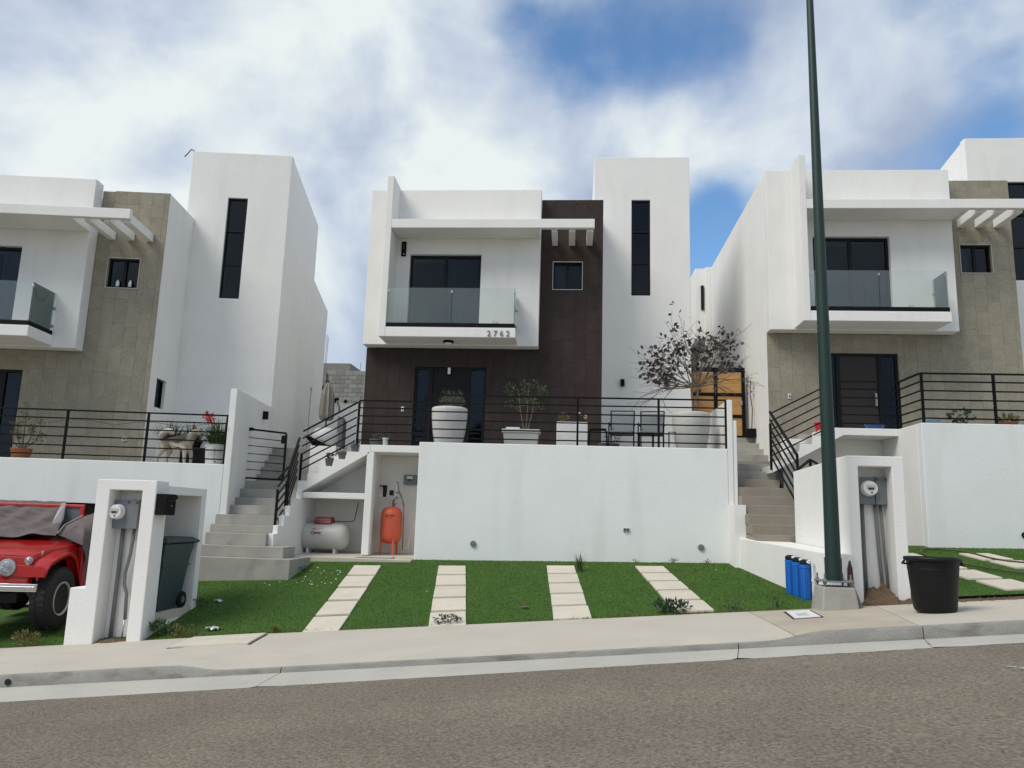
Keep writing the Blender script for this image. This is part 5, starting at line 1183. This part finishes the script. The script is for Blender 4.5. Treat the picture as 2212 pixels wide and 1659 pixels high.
# ------------------------------------------------------------------ things on the left terrace
frame(F_L); LZ = 3.336
pot_round('flower_pot', 'terracotta pot with a small bonsai-like tree at the left edge', -1.03, 17.85, LZ, .21, .23, M['terracotta'])
pl = thing('bonsai_tree', 'little olive-leaved tree in the terracotta pot at the left edge', 'tree', (-1.0, 17.85, LZ+.2))
g = MB(); ends = []
for dx, h_ in ((-.16, .55), (-.02, .80), (.15, .5), (.34, .48), (-.28, .4)):
    b0 = Vector((-1.02, 17.85, LZ+.2)); e_ = b0+Vector((dx, random.uniform(-.05, .05), h_)); m_ = b0.lerp(e_, .5)+Vector((dx*.3, 0, -.03)); g.tube([b0, m_, e_], [.018, .013, .006], 6)
    for k in range(5): p = m_.lerp(e_, k/4); q2 = p+Vector((random.uniform(-.13, .13), random.uniform(-.06, .06), random.uniform(-.02, .16))); g.tube([p, q2], [.004, .002], 4); ends.append(q2)
g.build('trunk', M['bark'], pl); g = MB()
for e_ in ends: foliage(g, e_, (.06, .05, .06), 34, .025, .05, .2, .5)
g.build('crown', M['leaf_olive'], pl)
t = thing('bucket', 'white bucket pot holding a bromeliad beside the dog', 'pot', (3.06, 17.8, LZ))
MB().lathe([(.185, 0), (.215, .42), (.225, .425), (.225, .44), (.2, .44)], (3.06, 17.8, LZ), 28).build('bucket_body', M['box_white'], t)
MB().tube([(3.10, 17.585, LZ+.38), (3.12, 17.585, LZ+.25), (3.10, 17.59, LZ+.16), (3.13, 17.60, LZ+.08)], .004, 5).lathe([(.02, 0), (.02, .02)], (3.13, 17.60, LZ+.05), 8).build('cord', M['ink_dark'], t)
def longpot(label, x0, x1, y0, y1, h_, m): return tag(MB().box(x0, x1, y0, y1, LZ, LZ+h_).build('planter', m, bevel=.015), label, 'planter')
longpot('pale round-edged planter behind the dog at the left', 1.62, 2.15, 18.25, 18.65, .42, M['pot_grey']); longpot('black planter under the spiky plants behind the dog', 2.16, 2.72, 18.2, 18.6, .40, M['black_plastic'])
longpot('dark brown wooden planter between dog and white bucket', 2.73, 3.22, 18.05, 18.5, .42, M['door_wood'])
for i, (x, y, h_, lb, m) in enumerate(((1.86, 18.4, .42, 'spiky dark green plant at the left behind the dog', 'leaf_dark'), (2.35, 18.4, .40, 'spiky green plant in the black planter behind the dog', 'leaf_dark'), (2.92, 18.25, .42, 'spiky green plant under the coral red flower', 'leaf'), (3.08, 17.82, .43, 'leafy bromeliad in the white bucket', 'leaf'))):
    pl = thing('spiky_plant', lb, 'plant', (x, y, LZ+h_), 'spiky plants behind the dog'); g = MB(); spiky(g, (x, y, LZ+h_-.05), 170, .30, .72, .013, 1.0, .12); g.build('leaves', M[m], pl)
    if i == 3: g = MB(); spiky(g, (x, y-.03, LZ+h_), 26, .12, .35, .014, .5, .05); g.build('red_leaves', M['flower_red'], pl)
pl = thing('flower', 'coral red bloom on a stalk rising above the left terrace railing', 'flower', (2.86, 18.0, 3.8))
MB().tube([(2.98, 18.1, 3.8), (2.92, 18.05, 4.1), (2.82, 17.98, 4.36)], .006, 5).build('stalk', M['leaf_dark'], pl)
g = MB(); foliage(g, (2.80, 17.97, 4.38), (.11, .08, .09), 130, .04, .09, .2, .45); foliage(g, (2.90, 17.98, 4.22), (.04, .04, .06), 16, .04, .06, .2, .45); g.build('petals', M['flower_red'], pl)
tag(MB().tube([(-1.2+.25*k, 19.0, 4.25+.10*abs(math.sin(k*.52))) for k in range(17)], .006, 5).build('string_lights', M['ink_dark']), 'thin dark cord sagging across the left terrace railing', 'cord')
outlet(hl, .35, 19.5, 3.98, 'outlet_box', .10, .09, 'white_plastic')
# string of beads on the glass balcony of the left house
tag(MB().tube([(-1.43, 18.13+.045*k, 7.30-.30*math.sin(k/16*3.14)) for k in range(17)], .008, 5).build('bead_string', M['conduit']), 'grey string hanging inside the glass balcony corner of the left house', 'string')

# dog
dg_ = thing('dog', 'cream and grey-brown dog with curled tail standing behind the left railing', 'dog', (2.22, 17.85, LZ))
def skin(name, verts, edges, radii, m, parent, root=0, sub=2):
    me = bpy.data.meshes.new(name); me.from_pydata(verts, edges, []); o = bpy.data.objects.new(name, me); col.objects.link(o)
    md = o.modifiers.new('skin', 'SKIN'); md.use_smooth_shade = True; md.branch_smoothing = .3
    for i, r_ in enumerate(radii):
        sv = me.skin_vertices[0].data[i]; sv.radius = (r_ if isinstance(r_, tuple) else (r_, r_)); sv.use_root = (i == root)
    s_ = o.modifiers.new('sub', 'SUBSURF'); s_.levels = sub; s_.render_levels = sub
    bpy.context.view_layer.update(); dgp = bpy.context.evaluated_depsgraph_get(); m2 = bpy.data.meshes.new_from_object(o.evaluated_get(dgp)); o.modifiers.clear(); o.data = m2; m2.name = name
    m2.materials.clear(); m2.materials.append(m); m2.shade_smooth()
    o.parent = parent; return o
V_ = [(-.24, 0, .47), (-.10, 0, .49), (.06, 0, .48), (.22, 0, .475), (.33, .0, .58), (.395, -.01, .70), (.455, -.03, .70), (.535, -.06, .655), (.565, -.07, .64)]
Ra = [.118, .118, .130, .150, .118, .100, .082, .050, .034]
Ed = [(i, i+1) for i in range(8)]
def legc(base, pts, rs):
    i0 = len(V_); prev = base
    for p, r_ in zip(pts, rs): V_.append(p); Ra.append(r_); Ed.append((prev, len(V_)-1)); prev = len(V_)-1
legc(0, [(-.27, -.075, .40), (-.21, -.085, .28), (-.31, -.085, .16), (-.32, -.085, .03), (-.29, -.085, .015)], [.098, .066, .034, .032, .034])
legc(0, [(-.25, .075, .40), (-.12, .085, .28), (-.19, .085, .16), (-.18, .085, .03), (-.15, .085, .015)], [.098, .066, .034, .032, .034])
legc(3, [(.24, -.075, .36), (.245, -.08, .22), (.25, -.08, .12), (.25, -.08, .03), (.285, -.08, .015)], [.075, .046, .038, .033, .036])
legc(3, [(.28, .07, .36), (.325, .075, .22), (.33, .075, .12), (.33, .075, .03), (.365, .075, .015)], [.075, .046, .038, .033, .036])
body = skin('body', V_, Ed, Ra, M['dog'], dg_, 2, 2)
skin('tail', [(-.30, 0, .53), (-.33, .0, .60), (-.27, .0, .67), (-.17, 0, .72), (-.09, 0, .68), (-.06, 0, .62)], [(0, 1), (1, 2), (2, 3), (3, 4), (4, 5)], [.045, .068, .082, .082, .070, .04], M['dog_tail'], dg_, 0, 2)
for s in (-1, 1):
    q = MB().add([(.345, s*.055-.01, .755), (.415, s*.06-.01, .76), (.38, s*.04-.01, .74), (.37, s*.075-.01, .865)], [(0, 1, 3), (1, 2, 3), (2, 0, 3), (0, 2, 1)])
    me = bpy.data.meshes.new('ear'); me.from_pydata(q.v, [], q.f); me.materials.append(M['dog_ear']); o = bpy.data.objects.new('ear', me); col.objects.link(o); o.parent = dg_
    q = MB().lathe([(.004, -.012), (.011, -.006), (.011, .006), (.004, .012)], (.46, s*.058-.035, .728), 8, 'y'); me = bpy.data.meshes.new('eye'); me.from_pydata(q.v, [], q.f); me.materials.append(M['ink_dark']); o = bpy.data.objects.new('eye', me); col.objects.link(o); o.parent = dg_
q = MB().lathe([(.006, -.02), (.02, -.008), (.02, .008), (.006, .018)], (.592, -.078, .648), 10, 'x'); me = bpy.data.meshes.new('nose'); me.from_pydata(q.v, [], q.f); me.materials.append(M['ink_dark']); o = bpy.data.objects.new('nose', me); col.objects.link(o); o.parent = dg_
dg_.matrix_world = F_L @ Matrix.Translation((2.18, 17.85, LZ))

# ------------------------------------------------------------------ right terrace bits
frame(F_C)
pot_round('blue_pot', 'blue pot at the bend of the right terrace railing', 6.35, 16.55, 3.72, .2, .16, M['blue_pot']); pot_round('teal_bowl', 'pale teal bowl at the front corner of the right terrace', 7.05, 15.6, 3.72, .18, .15, M['teal_pot'])
pot_round('flower_pot', 'small terracotta pot at the right end of the right terrace', 8.52, 15.6, 3.72, .17, .12, M['terracotta'])
for x, lb, m in ((7.65, 'leafy green plant on the right terrace between the railing posts', 'leaf_dark'), (8.52, 'brownish plant in the terracotta pot on the right terrace', 'leaf_olive')):
    pl = thing('plant', lb, 'plant', (x, 15.6, 3.72)); g = MB(); stems(g, (x, 15.6, 3.74), 7, .28 if x < 8 else .15, .22, .005); foliage(g, (x, 15.6, 3.93 if x < 8 else 3.88), (.26 if x < 8 else .14, .12, .13 if x < 8 else .07), 45, .07, .13, .3, .7); g.build('leaves', M[m], pl)
tag(MB().lathe([(.10, 0), (.13, .18), (.14, .18), (.12, .2)], (5.36, 16.9, 3.74), 14).build('red_bucket', M['red_bucket']), 'red bucket on the side steps behind the lamp post', 'bucket')
tag(MB().lathe([(.16, 0), (.24, .05), (.22, .14), (.10, .20), (.03, .22)], (3.55+.16, 20.6, 4.03), 9).build('white_sack', M['box_white']), 'white sack at the foot of the wooden gate', 'sack')
t = thing('flower_pot', 'small black pot with a thin dry climber right of the wooden gate', 'pot', (4.80, 20.9, 4.04)); MB().box(4.68, 4.92, 20.8, 21.0, 4.03, 4.26).build('pot_body', M['black'], t)
pl = thing('climber', 'thin dry climber stem right of the wooden gate', 'plant', (4.82, 20.95, 4.26)); g = MB().tube([(4.84, 20.95, 4.25), (4.87, 20.95, 4.8), (4.82, 20.95, 5.2), (4.84, 20.95, 5.6)], .015, 6); g.build('stem', M['bark'], pl); g = MB(); foliage(g, (4.84, 20.95, 5.35), (.12, .08, .28), 26, .06, .09, .3, .5); g.build('leaves', M['leaf_purple'], pl)
g = MB().tube([(5.55, 14.55, 0), (6.0, 14.7, 0), (7.0, 14.4, 0), (8.5, 13.9, 0), (9.2, 13.6, 0)], .012, 6); hz = []
pts = [(9.6, 12.2), (7.6, 12.35), (6.97, 12.68), (6.52, 13.35), (6.21, 14.1), (6.30, 14.6), (6.52, 14.81), (6.85, 14.72), (7.06, 14.44), (7.45, 13.52), (9.6, 13.1)]
sm = []
for i in range(len(pts)-1):
    for k in range(6):
        t_ = k/6; p0, p1, p2, p3 = pts[max(i-1, 0)], pts[i], pts[i+1], pts[min(i+2, len(pts)-1)]
        f_ = lambda a, b, c, d: .5*((2*b)+(-a+c)*t_+(2*a-5*b+4*c-d)*t_*t_+(-a+3*b-3*c+d)*t_**3)
        x, y = f_(p0[0], p1[0], p2[0], p3[0]), f_(p0[1], p1[1], p2[1], p3[1]); sm.append((x, y, rlawnz(x, y)+.03))
tag(MB().tube(sm, .014, 6).build('garden_hose', M['hose'], smooth=True), 'brown garden hose looped across the right lawn', 'hose')

# ------------------------------------------------------------------ weeds
def weed(label, x, y, zf, r_, h_, n, m='leaf', spiky_=False, s=(.03, .06)):
    z = zf(x, y); pl = thing('weed', label, 'weed', (x, y, z)); g = MB()
    stems(g, (x, y, z-.01), 6, h_*.8, r_*.7, .003)
    if spiky_: spiky(g, (x, y, z-.01), n, h_*.5, h_*1.1, .004, .5, r_*.3)
    else: foliage(g, (x, y, z+h_*.4), (r_, r_*.6, h_*.45), n, s[0], s[1], .35, .45)
    g.build('leaves', M[m], pl)
weed('broad-leaved weed clump at the front of the rightmost paver row', 1.50, 11.5, lawnz, .24, .17, 150, 'leaf_dark', s=(.06, .11))
weed('feathery weed at the front of the second paver row', -1.72, 11.38, lawnz, .20, .15, 170, 'leaf_dark', s=(.03, .06))
weed('tall pale weed tuft behind the third paver row', .20, 15.0, lawnz, .17, .38, 90, 'leaf', True)
weed('yellow-green weed at the foot of the left pillar', -6.02, 11.55, lawnz, .24, .20, 170, 'leaf', s=(.05, .09))
weed('smaller yellow-green weed right of the left pillar', -5.65, 11.42, lawnz, .20, .18, 110, 'leaf_olive', s=(.03, .06))
weed('weed at the back corner of the bin enclosure', -6.1, 12.85, lawnz, .18, .14, 80, 'leaf', s=(.03, .06))
weed('yellow-green weed tuft in front of the red jeep', -8.05, 11.4, llawnz, .22, .24, 170, 'leaf_olive', s=(.04, .07))
weed('thin reddish weed at the left front edge of the middle lawn', -4.25, 11.38, lawnz, .12, .14, 60, 'leaf_olive', True)
weed('reddish dry weed at the right front edge of the middle lawn', 2.35, 11.40, lawnz, .14, .13, 70, 'leaf_purple', s=(.02, .04))
weed('small dry weed near the lamp post on the lawn edge', 2.95, 11.50, lawnz, .10, .17, 50, 'leaf_purple', s=(.02, .035))
weed('weeds at the right foot of the bottom concrete step', -5.12, 15.0, lawnz, .16, .13, 70, 'leaf_dark', s=(.02, .05))
weed('small weed sprouting at the base of the middle white wall at right', 2.1, 16.0, lawnz, .08, .10, 26, 'leaf_dark', s=(.03, .05))
weed('tiny weed at the wall base behind the rightmost paver row', 1.35, 16.0, lawnz, .07, .08, 22, 'leaf_olive', s=(.02, .04))
weed('small weed at the right end of the middle white wall base', 2.75, 15.98, lawnz, .07, .07, 24, 'leaf_dark', s=(.03, .05))
for i in range(1):
    g = MB()
    for _ in range(900):
        x = random.uniform(-6.1, 3.0); 
        if random.random() < .5: x = random.choice((-5.2, -4.3, -1.9, .9, 2.4))+random.gauss(0, .4)
        y = 11.30+abs(random.gauss(0, .05)); z = lawnz(x, y)-.01; g.leaf((x, y, z), (random.gauss(0, .6), random.gauss(-.3, .5), 1), random.uniform(.02, .055), .25)
    tag(g.build('edge_weeds', M['leaf_olive']), 'fringe of dry grass along the lawn edge', 'grass', kind='stuff')
def crumple(label, c, w_, h_, m, name='litter'):
    g = MB(); n = 7
    for j in range(n):
        for i in range(n): g.v.append((c[0]+(i/(n-1)-.5)*w_, c[1]+(j/(n-1)-.5)*h_, c[2]+random.uniform(0, .05)))
    for j in range(n-1):
        for i in range(n-1): p = j*n+i; g.f.append((p, p+1, p+n+1, p+n))
    return tag(g.build(name, m), label, 'litter')
crumple('crumpled silver wrapper on the lawn edge near the left pillar', (-5.30, 11.62, lawnz(-5.3, 11.62)), .20, .12, M['litter'])
crumple('white crumpled scrap on the turf by the bin enclosure', (-5.92, 13.1, lawnz(-5.9, 13.1)), .12, .08, M['box_white'])
tag(MB().add([(-.75, 12.1, lawnz(-.7, 12.1)+.012), (-.62, 12.07, lawnz(-.6, 12.1)+.02), (-.56, 12.12, lawnz(-.6, 12.1)+.012), (-.66, 12.17, lawnz(-.6, 12.1)+.03)], [(0, 1, 2, 3)]).build('fallen_leaf', M['bark']), 'single brown fallen leaf on the middle lawn', 'leaf')
tag(MB().tube([(.86, 3.95, roadz(.9, 4)+.006), (.95, 3.75, roadz(.9, 4)+.006)], .006, 5).build('twig', M['cloth_tan']), 'short pale twig lying on the asphalt in the foreground', 'twig')
for x, y, lb in ((4.55, 10.5, 0),): pass

# ------------------------------------------------------------------ red jeep under a torn cover
FJ = Matrix.Translation((-8.17, 12.3, -.275)) @ Matrix.Rotation(R(8), 4, 'Z'); frame(FJ)
jp = thing('jeep', 'red old jeep with a brown torn cover parked at the left edge', 'jeep', (-1.1, 1.2, 0))
def mir(fn):
    for s in (1, -1): fn(s)
def mx_(x, s): return x if s > 0 else -2.2-x
RP = M['red_paint']
# grille shell and hood as lofted sections (x across, from right side to left)
def loft(secs, name, m, parent, sm=True, **kw):
    g = MB(); n = len(secs[0])
    for s_ in secs: g.v += s_
    for j in range(len(secs)-1):
        for i in range(n-1): a = j*n+i; g.f.append((a, a+1, a+n+1, a+n))
    o = g.build(name, m, parent, smooth=False, **kw)
    if sm: smooth_angle(o, 35)
    return o
def hood_sec(y, zt_, zs2, hw):
    pts = []
    for k in range(13):
        a = (k/12)*math.pi; cx = math.cos(a); pts.append((-1.1+hw*(abs(cx)**.55)*(1 if cx > 0 else -1), y, zs2+(zt_-zs2)*(math.sin(a)**.45)))
    return [(-1.1+hw, y, zs2-.02)]+pts+[(-1.1-hw, y, zs2-.02)]
loft([hood_sec(-.56, 1.19, 1.12, .80), hood_sec(-.50, 1.245, 1.13, .86), hood_sec(-.2, 1.30, 1.19, .90), hood_sec(.4, 1.38, 1.24, .96), hood_sec(1.15, 1.44, 1.26, 1.02)], 'hood', RP, jp)
g = MB().prism([(-1.9, .66), (-.30, .66), (-.26, 1.10), (-.34, 1.17), (-1.1, 1.20), (-1.86, 1.17), (-1.94, 1.10)], 'y', -.56, -.40); gr = g.build('grille', RP, jp, bevel=.02)
for k in range(7):
    x = -1.1+(k-3)*.105; MB().box(x-.03, x+.03, -.568, -.555, .80, 1.12).build('grille_slot', M['dark_room'], gr)
for s in (1, -1):
    x = mx_(-.60, s)
    hl_ = MB().lathe([(.145, -.60), (.150, -.59), (.150, -.56)], (x, 0, 1.165-.0), 28, 'y'); 
    hl_ = MB().lathe([(.118, -.615), (.138, -.612), (.142, -.58), (.140, -.555)], (x, 0, 1.0+.16-.0), 28, 'y') if False else MB().lathe([(.105, -.61), (.132, -.605), (.138, -.58), (.136, -.558)], (x, 0, 1.0), 28, 'y')
    hl_ = hl_.build('headlight', M['steel'], jp, smooth=False)
    MB().lathe([(.01, -.618), (.06, -.616), (.09, -.612), (.104, -.606)], (x, 0, 1.0), 24, 'y').build('lens', M['lamp_glass'], hl_, smooth=True)
    x = mx_(-.295, s); tl_ = MB().lathe([(.045, -.59), (.058, -.585), (.062, -.555)], (x, 0, 1.13-.02), 20, 'y').build('turn_lamp', M['steel'], jp)
    MB().lathe([(.01, -.612), (.03, -.606), (.044, -.591)], (x, 0, 1.11), 16, 'y').build('lens', M['lamp_glass'], tl_, smooth=True)
    # front wing: top sheet following the arch, front lip, rear skirt
    xo, xi = mx_(.0, s), mx_(-.42, s); zo = .275
    path = [(-.58, .92), (-.56, 1.0), (-.47, 1.08), (-.25, 1.15), (.0, 1.205), (.14, 1.215), (.30, 1.14), (.46, .90), (.64, .48)]
    g = MB(); n = len(path)
    for (y, z) in path: g.v += [(xi, y, z+.05), (mx_(-.10, s), y, z+.04), (xo, y, z), (xo, y, z-.06)]
    for j in range(n-1):
        for i in range(3): a = j*4+i; g.f.append((a, a+1, a+5, a+4))
    o = g.build('wing', RP, jp); sl = o.modifiers.new('s', 'SOLIDIFY'); sl.thickness = .012; smooth_angle(o, 30)
    MB().prism([(-.58, .86), (-.56, .90), (-.2, 1.14), (.1, 1.22), (1.0, 1.25), (1.1, .45), (.62, .45), (.44, .86), (.28, 1.08), (.1, 1.13), (-.05, 1.11), (-.22, 1.0), (-.38, .93), (-.55, .80)], 'x', mx_(-.16, s), mx_(-.14, s)).build('wing_side', RP, jp, bevel=.003)
    MB().prism([(mx_(-.60, s), .80), (mx_(-.42, s), .66), (mx_(-.05, s), .86), (mx_(-.05, s), .95), (mx_(-.42, s), 1.06), (mx_(-.60, s), 1.0)] if False else [(mx_(-.55, s), .88), (mx_(-.40, s), .86), (mx_(-.02, s), .86), (mx_(-.02, s), .96), (mx_(-.25, s), 1.03), (mx_(-.55, s), 1.05)], 'y', -.585, -.565).build('wing_front', RP, jp, bevel=.006)
    MB().box(mx_(-.14, s) if s > 0 else mx_(-.04, s), mx_(-.04, s) if s > 0 else mx_(-.14, s), .62, 3.0, .45, 1.30).build('body_side', RP, jp, bevel=.02)
    # wheel
    for yc in (0, 2.45):
        xa = mx_(0, s); sg = s
        wprof = [(.255, -.285), (.40, -.29), (.465, -.265), (.483, -.225), (.487, -.07), (.465, -.025), (.40, .0), (.285, -.005), (.255, -.02)]
        w = MB().lathe([(r_, xa+sg*t) for r_, t in wprof], (0, yc, .487), 44, 'x').build('wheel', M['rubber'], jp); smooth_angle(w, 35)
        rp = [(.262, -.03), (.268, .002), (.255, .006), (.240, -.005), (.228, -.11), (.21, -.15), (.10, -.15), (.08, -.09), (.05, -.08), (.01, -.08)]
        rm = MB().lathe([(r_, xa+sg*t) for r_, t in rp], (0, yc, .487), 32, 'x').build('rim', M['rim'], w); smooth_angle(rm, 30)
        tr_ = MB()
        for k in range(34):
            a = 2*math.pi*k/34; ca, sa = math.cos(a), math.sin(a)
            for q, (u0_, u1_) in enumerate(((-.25, -.17), (-.11, -.035))):
                a2 = a+(.09 if q else 0); ca, sa = math.cos(a2), math.sin(a2); p_ = Vector((0, yc+ca*.487, .487+sa*.487)); tt = Vector((0, -sa, ca))*.028; nn = Vector((0, ca, sa))*.012
                b0, b1 = p_+Vector((xa+sg*u0_, 0, 0))-nn, p_+Vector((xa+sg*u1_, 0, 0))-nn
                tr_.add([b0-tt, b1-tt, b1+tt, b0+tt, b0-tt+nn*2, b1-tt+nn*2, b1+tt+nn*2, b0+tt+nn*2], [(4, 5, 6, 7), (0, 1, 5, 4), (1, 2, 6, 5), (2, 3, 7, 6), (3, 0, 4, 7)])
        tr_.build('tread', M['rubber'], w, kind='stuff')
MB().hexa([(-2.12, -.80, .66), (-.02, -.80, .66), (-.02, -.74, .66), (-2.12, -.74, .66), (-2.12, -.80, .78), (-.02, -.80, .78), (-.02, -.74, .78), (-2.12, -.74, .78)]).build('bumper', M['chrome'], jp, bevel=.012)
MB().box(-2.10, -.04, -.812, -.80, .70, .74).build('bumper_rib', M['chrome'], jp, bevel=.005)
MB().box(-.80, -.63, -.70, -.69, .79, .88).build('plate', M['box_white'], jp, bevel=.004)
MB().box(-1.7, -.5, -.4, 2.6, .45, .60).build('chassis', M['dark_room'], jp); MB().tube([(-1.95, 0, .48), (-.25, 0, .48)], .045, 10).build('axle', M['conduit'], jp)
MB().box(-1.9, -.3, .0, 1.0, .62, 1.1).build('engine_bay', M['dark_room'], jp)
MB().bar((-.50, -.35, .75), (-.46, .1, .42), .05).build('shackle', M['rim'], jp)
text_mesh('1', .17, M['pot_grey'], 'number_mark', jp, (-.30, -.24, 1.205), .002, 62, 35) if False else MB().bar((-.235, -.36, 1.13), (-.22, -.34, 1.255), .018, .006).bar((-.235, -.365, 1.245), (-.275, -.38, 1.21), .014, .006).build('number_mark', M['pot_grey'], jp)
# windscreen frame and the cover cloth
ws = MB(); wall_holes(ws, -1.98, -.43, 1.40, 2.00, 1.30, 1.36, [(-1.90, -1.14, 1.48, 1.93), (-1.06, -.51, 1.48, 1.93)]); ws.build('windscreen_frame', RP, jp, bevel=.02)
MB().box(-1.13, -.44+.0-.06, 1.325, 1.335, 1.47, 1.94).build('windscreen', M['car_glass'], jp)
MB().box(-.40, -.36, 1.22, 1.30, 1.55, 1.80).build('mirror', M['red_paint'], jp, bevel=.01)
MB().box(-.358, -.345, 1.2, 1.3, 1.57, 1.78).build('mirror_glass', M['white_plastic'], jp)
def cloth(fn, nu, nv, name, m, parent, **kw):
    g = MB()
    for j in range(nv+1):
        for i in range(nu+1): g.v.append(fn(i/nu, j/nv))
    for j in range(nv):
        for i in range(nu): a = j*(nu+1)+i; g.f.append((a, a+1, a+nu+2, a+nu+1))
    o = g.build(name, m, parent, smooth=True, **kw); return o
cvr = thing('car_cover', 'torn brown-grey cover cloth draped over the red jeep', 'car cover', (-1.1, 1.6, 1.3))
def pl_(P, t):
    n = len(P)-1; k = min(int(t*n), n-1); f = t*n-k; return Vector(P[k]).lerp(Vector(P[k+1]), f)
def f1(u, v):    # over the left part of the windscreen down onto the hood
    a = pl_([(-2.25, 1.40, 2.03), (-2.25, 1.15, 1.66), (-2.25, .35, 1.45)], v); b = pl_([(-.79, 1.39, 2.03), (-.72, 1.16, 1.66), (-.42, .40, 1.485)], v)
    p = a.lerp(b, u); f_ = min(1, v*2.2)
    w_ = (.016*math.sin(u*20+v*11)+.022*noise.noise(Vector((u*3.5+v*4, v*13-u*5, 4))))*f_+.012*noise.noise(Vector((u*9, v*7, 1)))
    return (p.x, p.y-w_-.02, p.z+w_+.012+(.03*math.sin(u*9)-.03)*(v > .9))
cloth(f1, 90, 46, 'cover_front', M['tarp'], cvr)
def f2(u, v):    # right drape from the hood edge down the side
    a = pl_([(-.40, .42, 1.50), (-.64, 1.12, 1.62), (-.40, 1.24, 1.79), (.07, 1.36, 1.97)], u); b = pl_([(-.41, .40, 1.49), (-.25, .42, 1.43), (-.01, .50, 1.31), (.08, .95, .50)], u)
    p = a.lerp(b, v); w_ = (.02*math.sin(u*17+v*4)+.022*noise.noise(Vector((u*6, v*9, 9))))*math.sin(math.pi*min(1, v+.15))
    bulge = .06*math.sin(math.pi*v)*min(1, u*2)
    return (p.x+w_+bulge*.6, p.y-w_-bulge, p.z+w_*.3)
cloth(f2, 60, 40, 'cover_side', M['tarp'], cvr)
def f3(u, v):    # roof and rear
    a = u*3; w_ = .03*noise.noise(Vector((u*8, v*8, 2)))
    if a < 1: return (.06+w_, lerp(1.40, 4.2, v), lerp(.6, 2.0, a)+w_)
    if a < 2: return (lerp(.06, -2.26, a-1), lerp(1.45, 4.2, v), 2.02+w_)
    return (-2.26+w_, lerp(1.55, 4.2, v), lerp(2.0, .6, a-2)+w_)
cloth(f3, 60, 30, 'cover_roof', M['tarp'], cvr)
MB().add([(-.80, 1.22, 2.02), (-.735, 1.24, 2.02), (-.71, 1.18, 1.75), (-.73, 1.06, 1.50), (-.80, .98, 1.46), (-.84, 1.05, 1.66), (-.83, 1.16, 1.85)], [(0, 1, 2, 3, 4, 5, 6)]).build('torn_flap', M['tarp_edge'], cvr)
MB().tube([(-.40, .40, 1.51), (-.64, 1.10, 1.64), (-.40, 1.22, 1.81)], .008, 5).build('cover_hem', M['tarp_edge'], cvr)
frame(F_C)
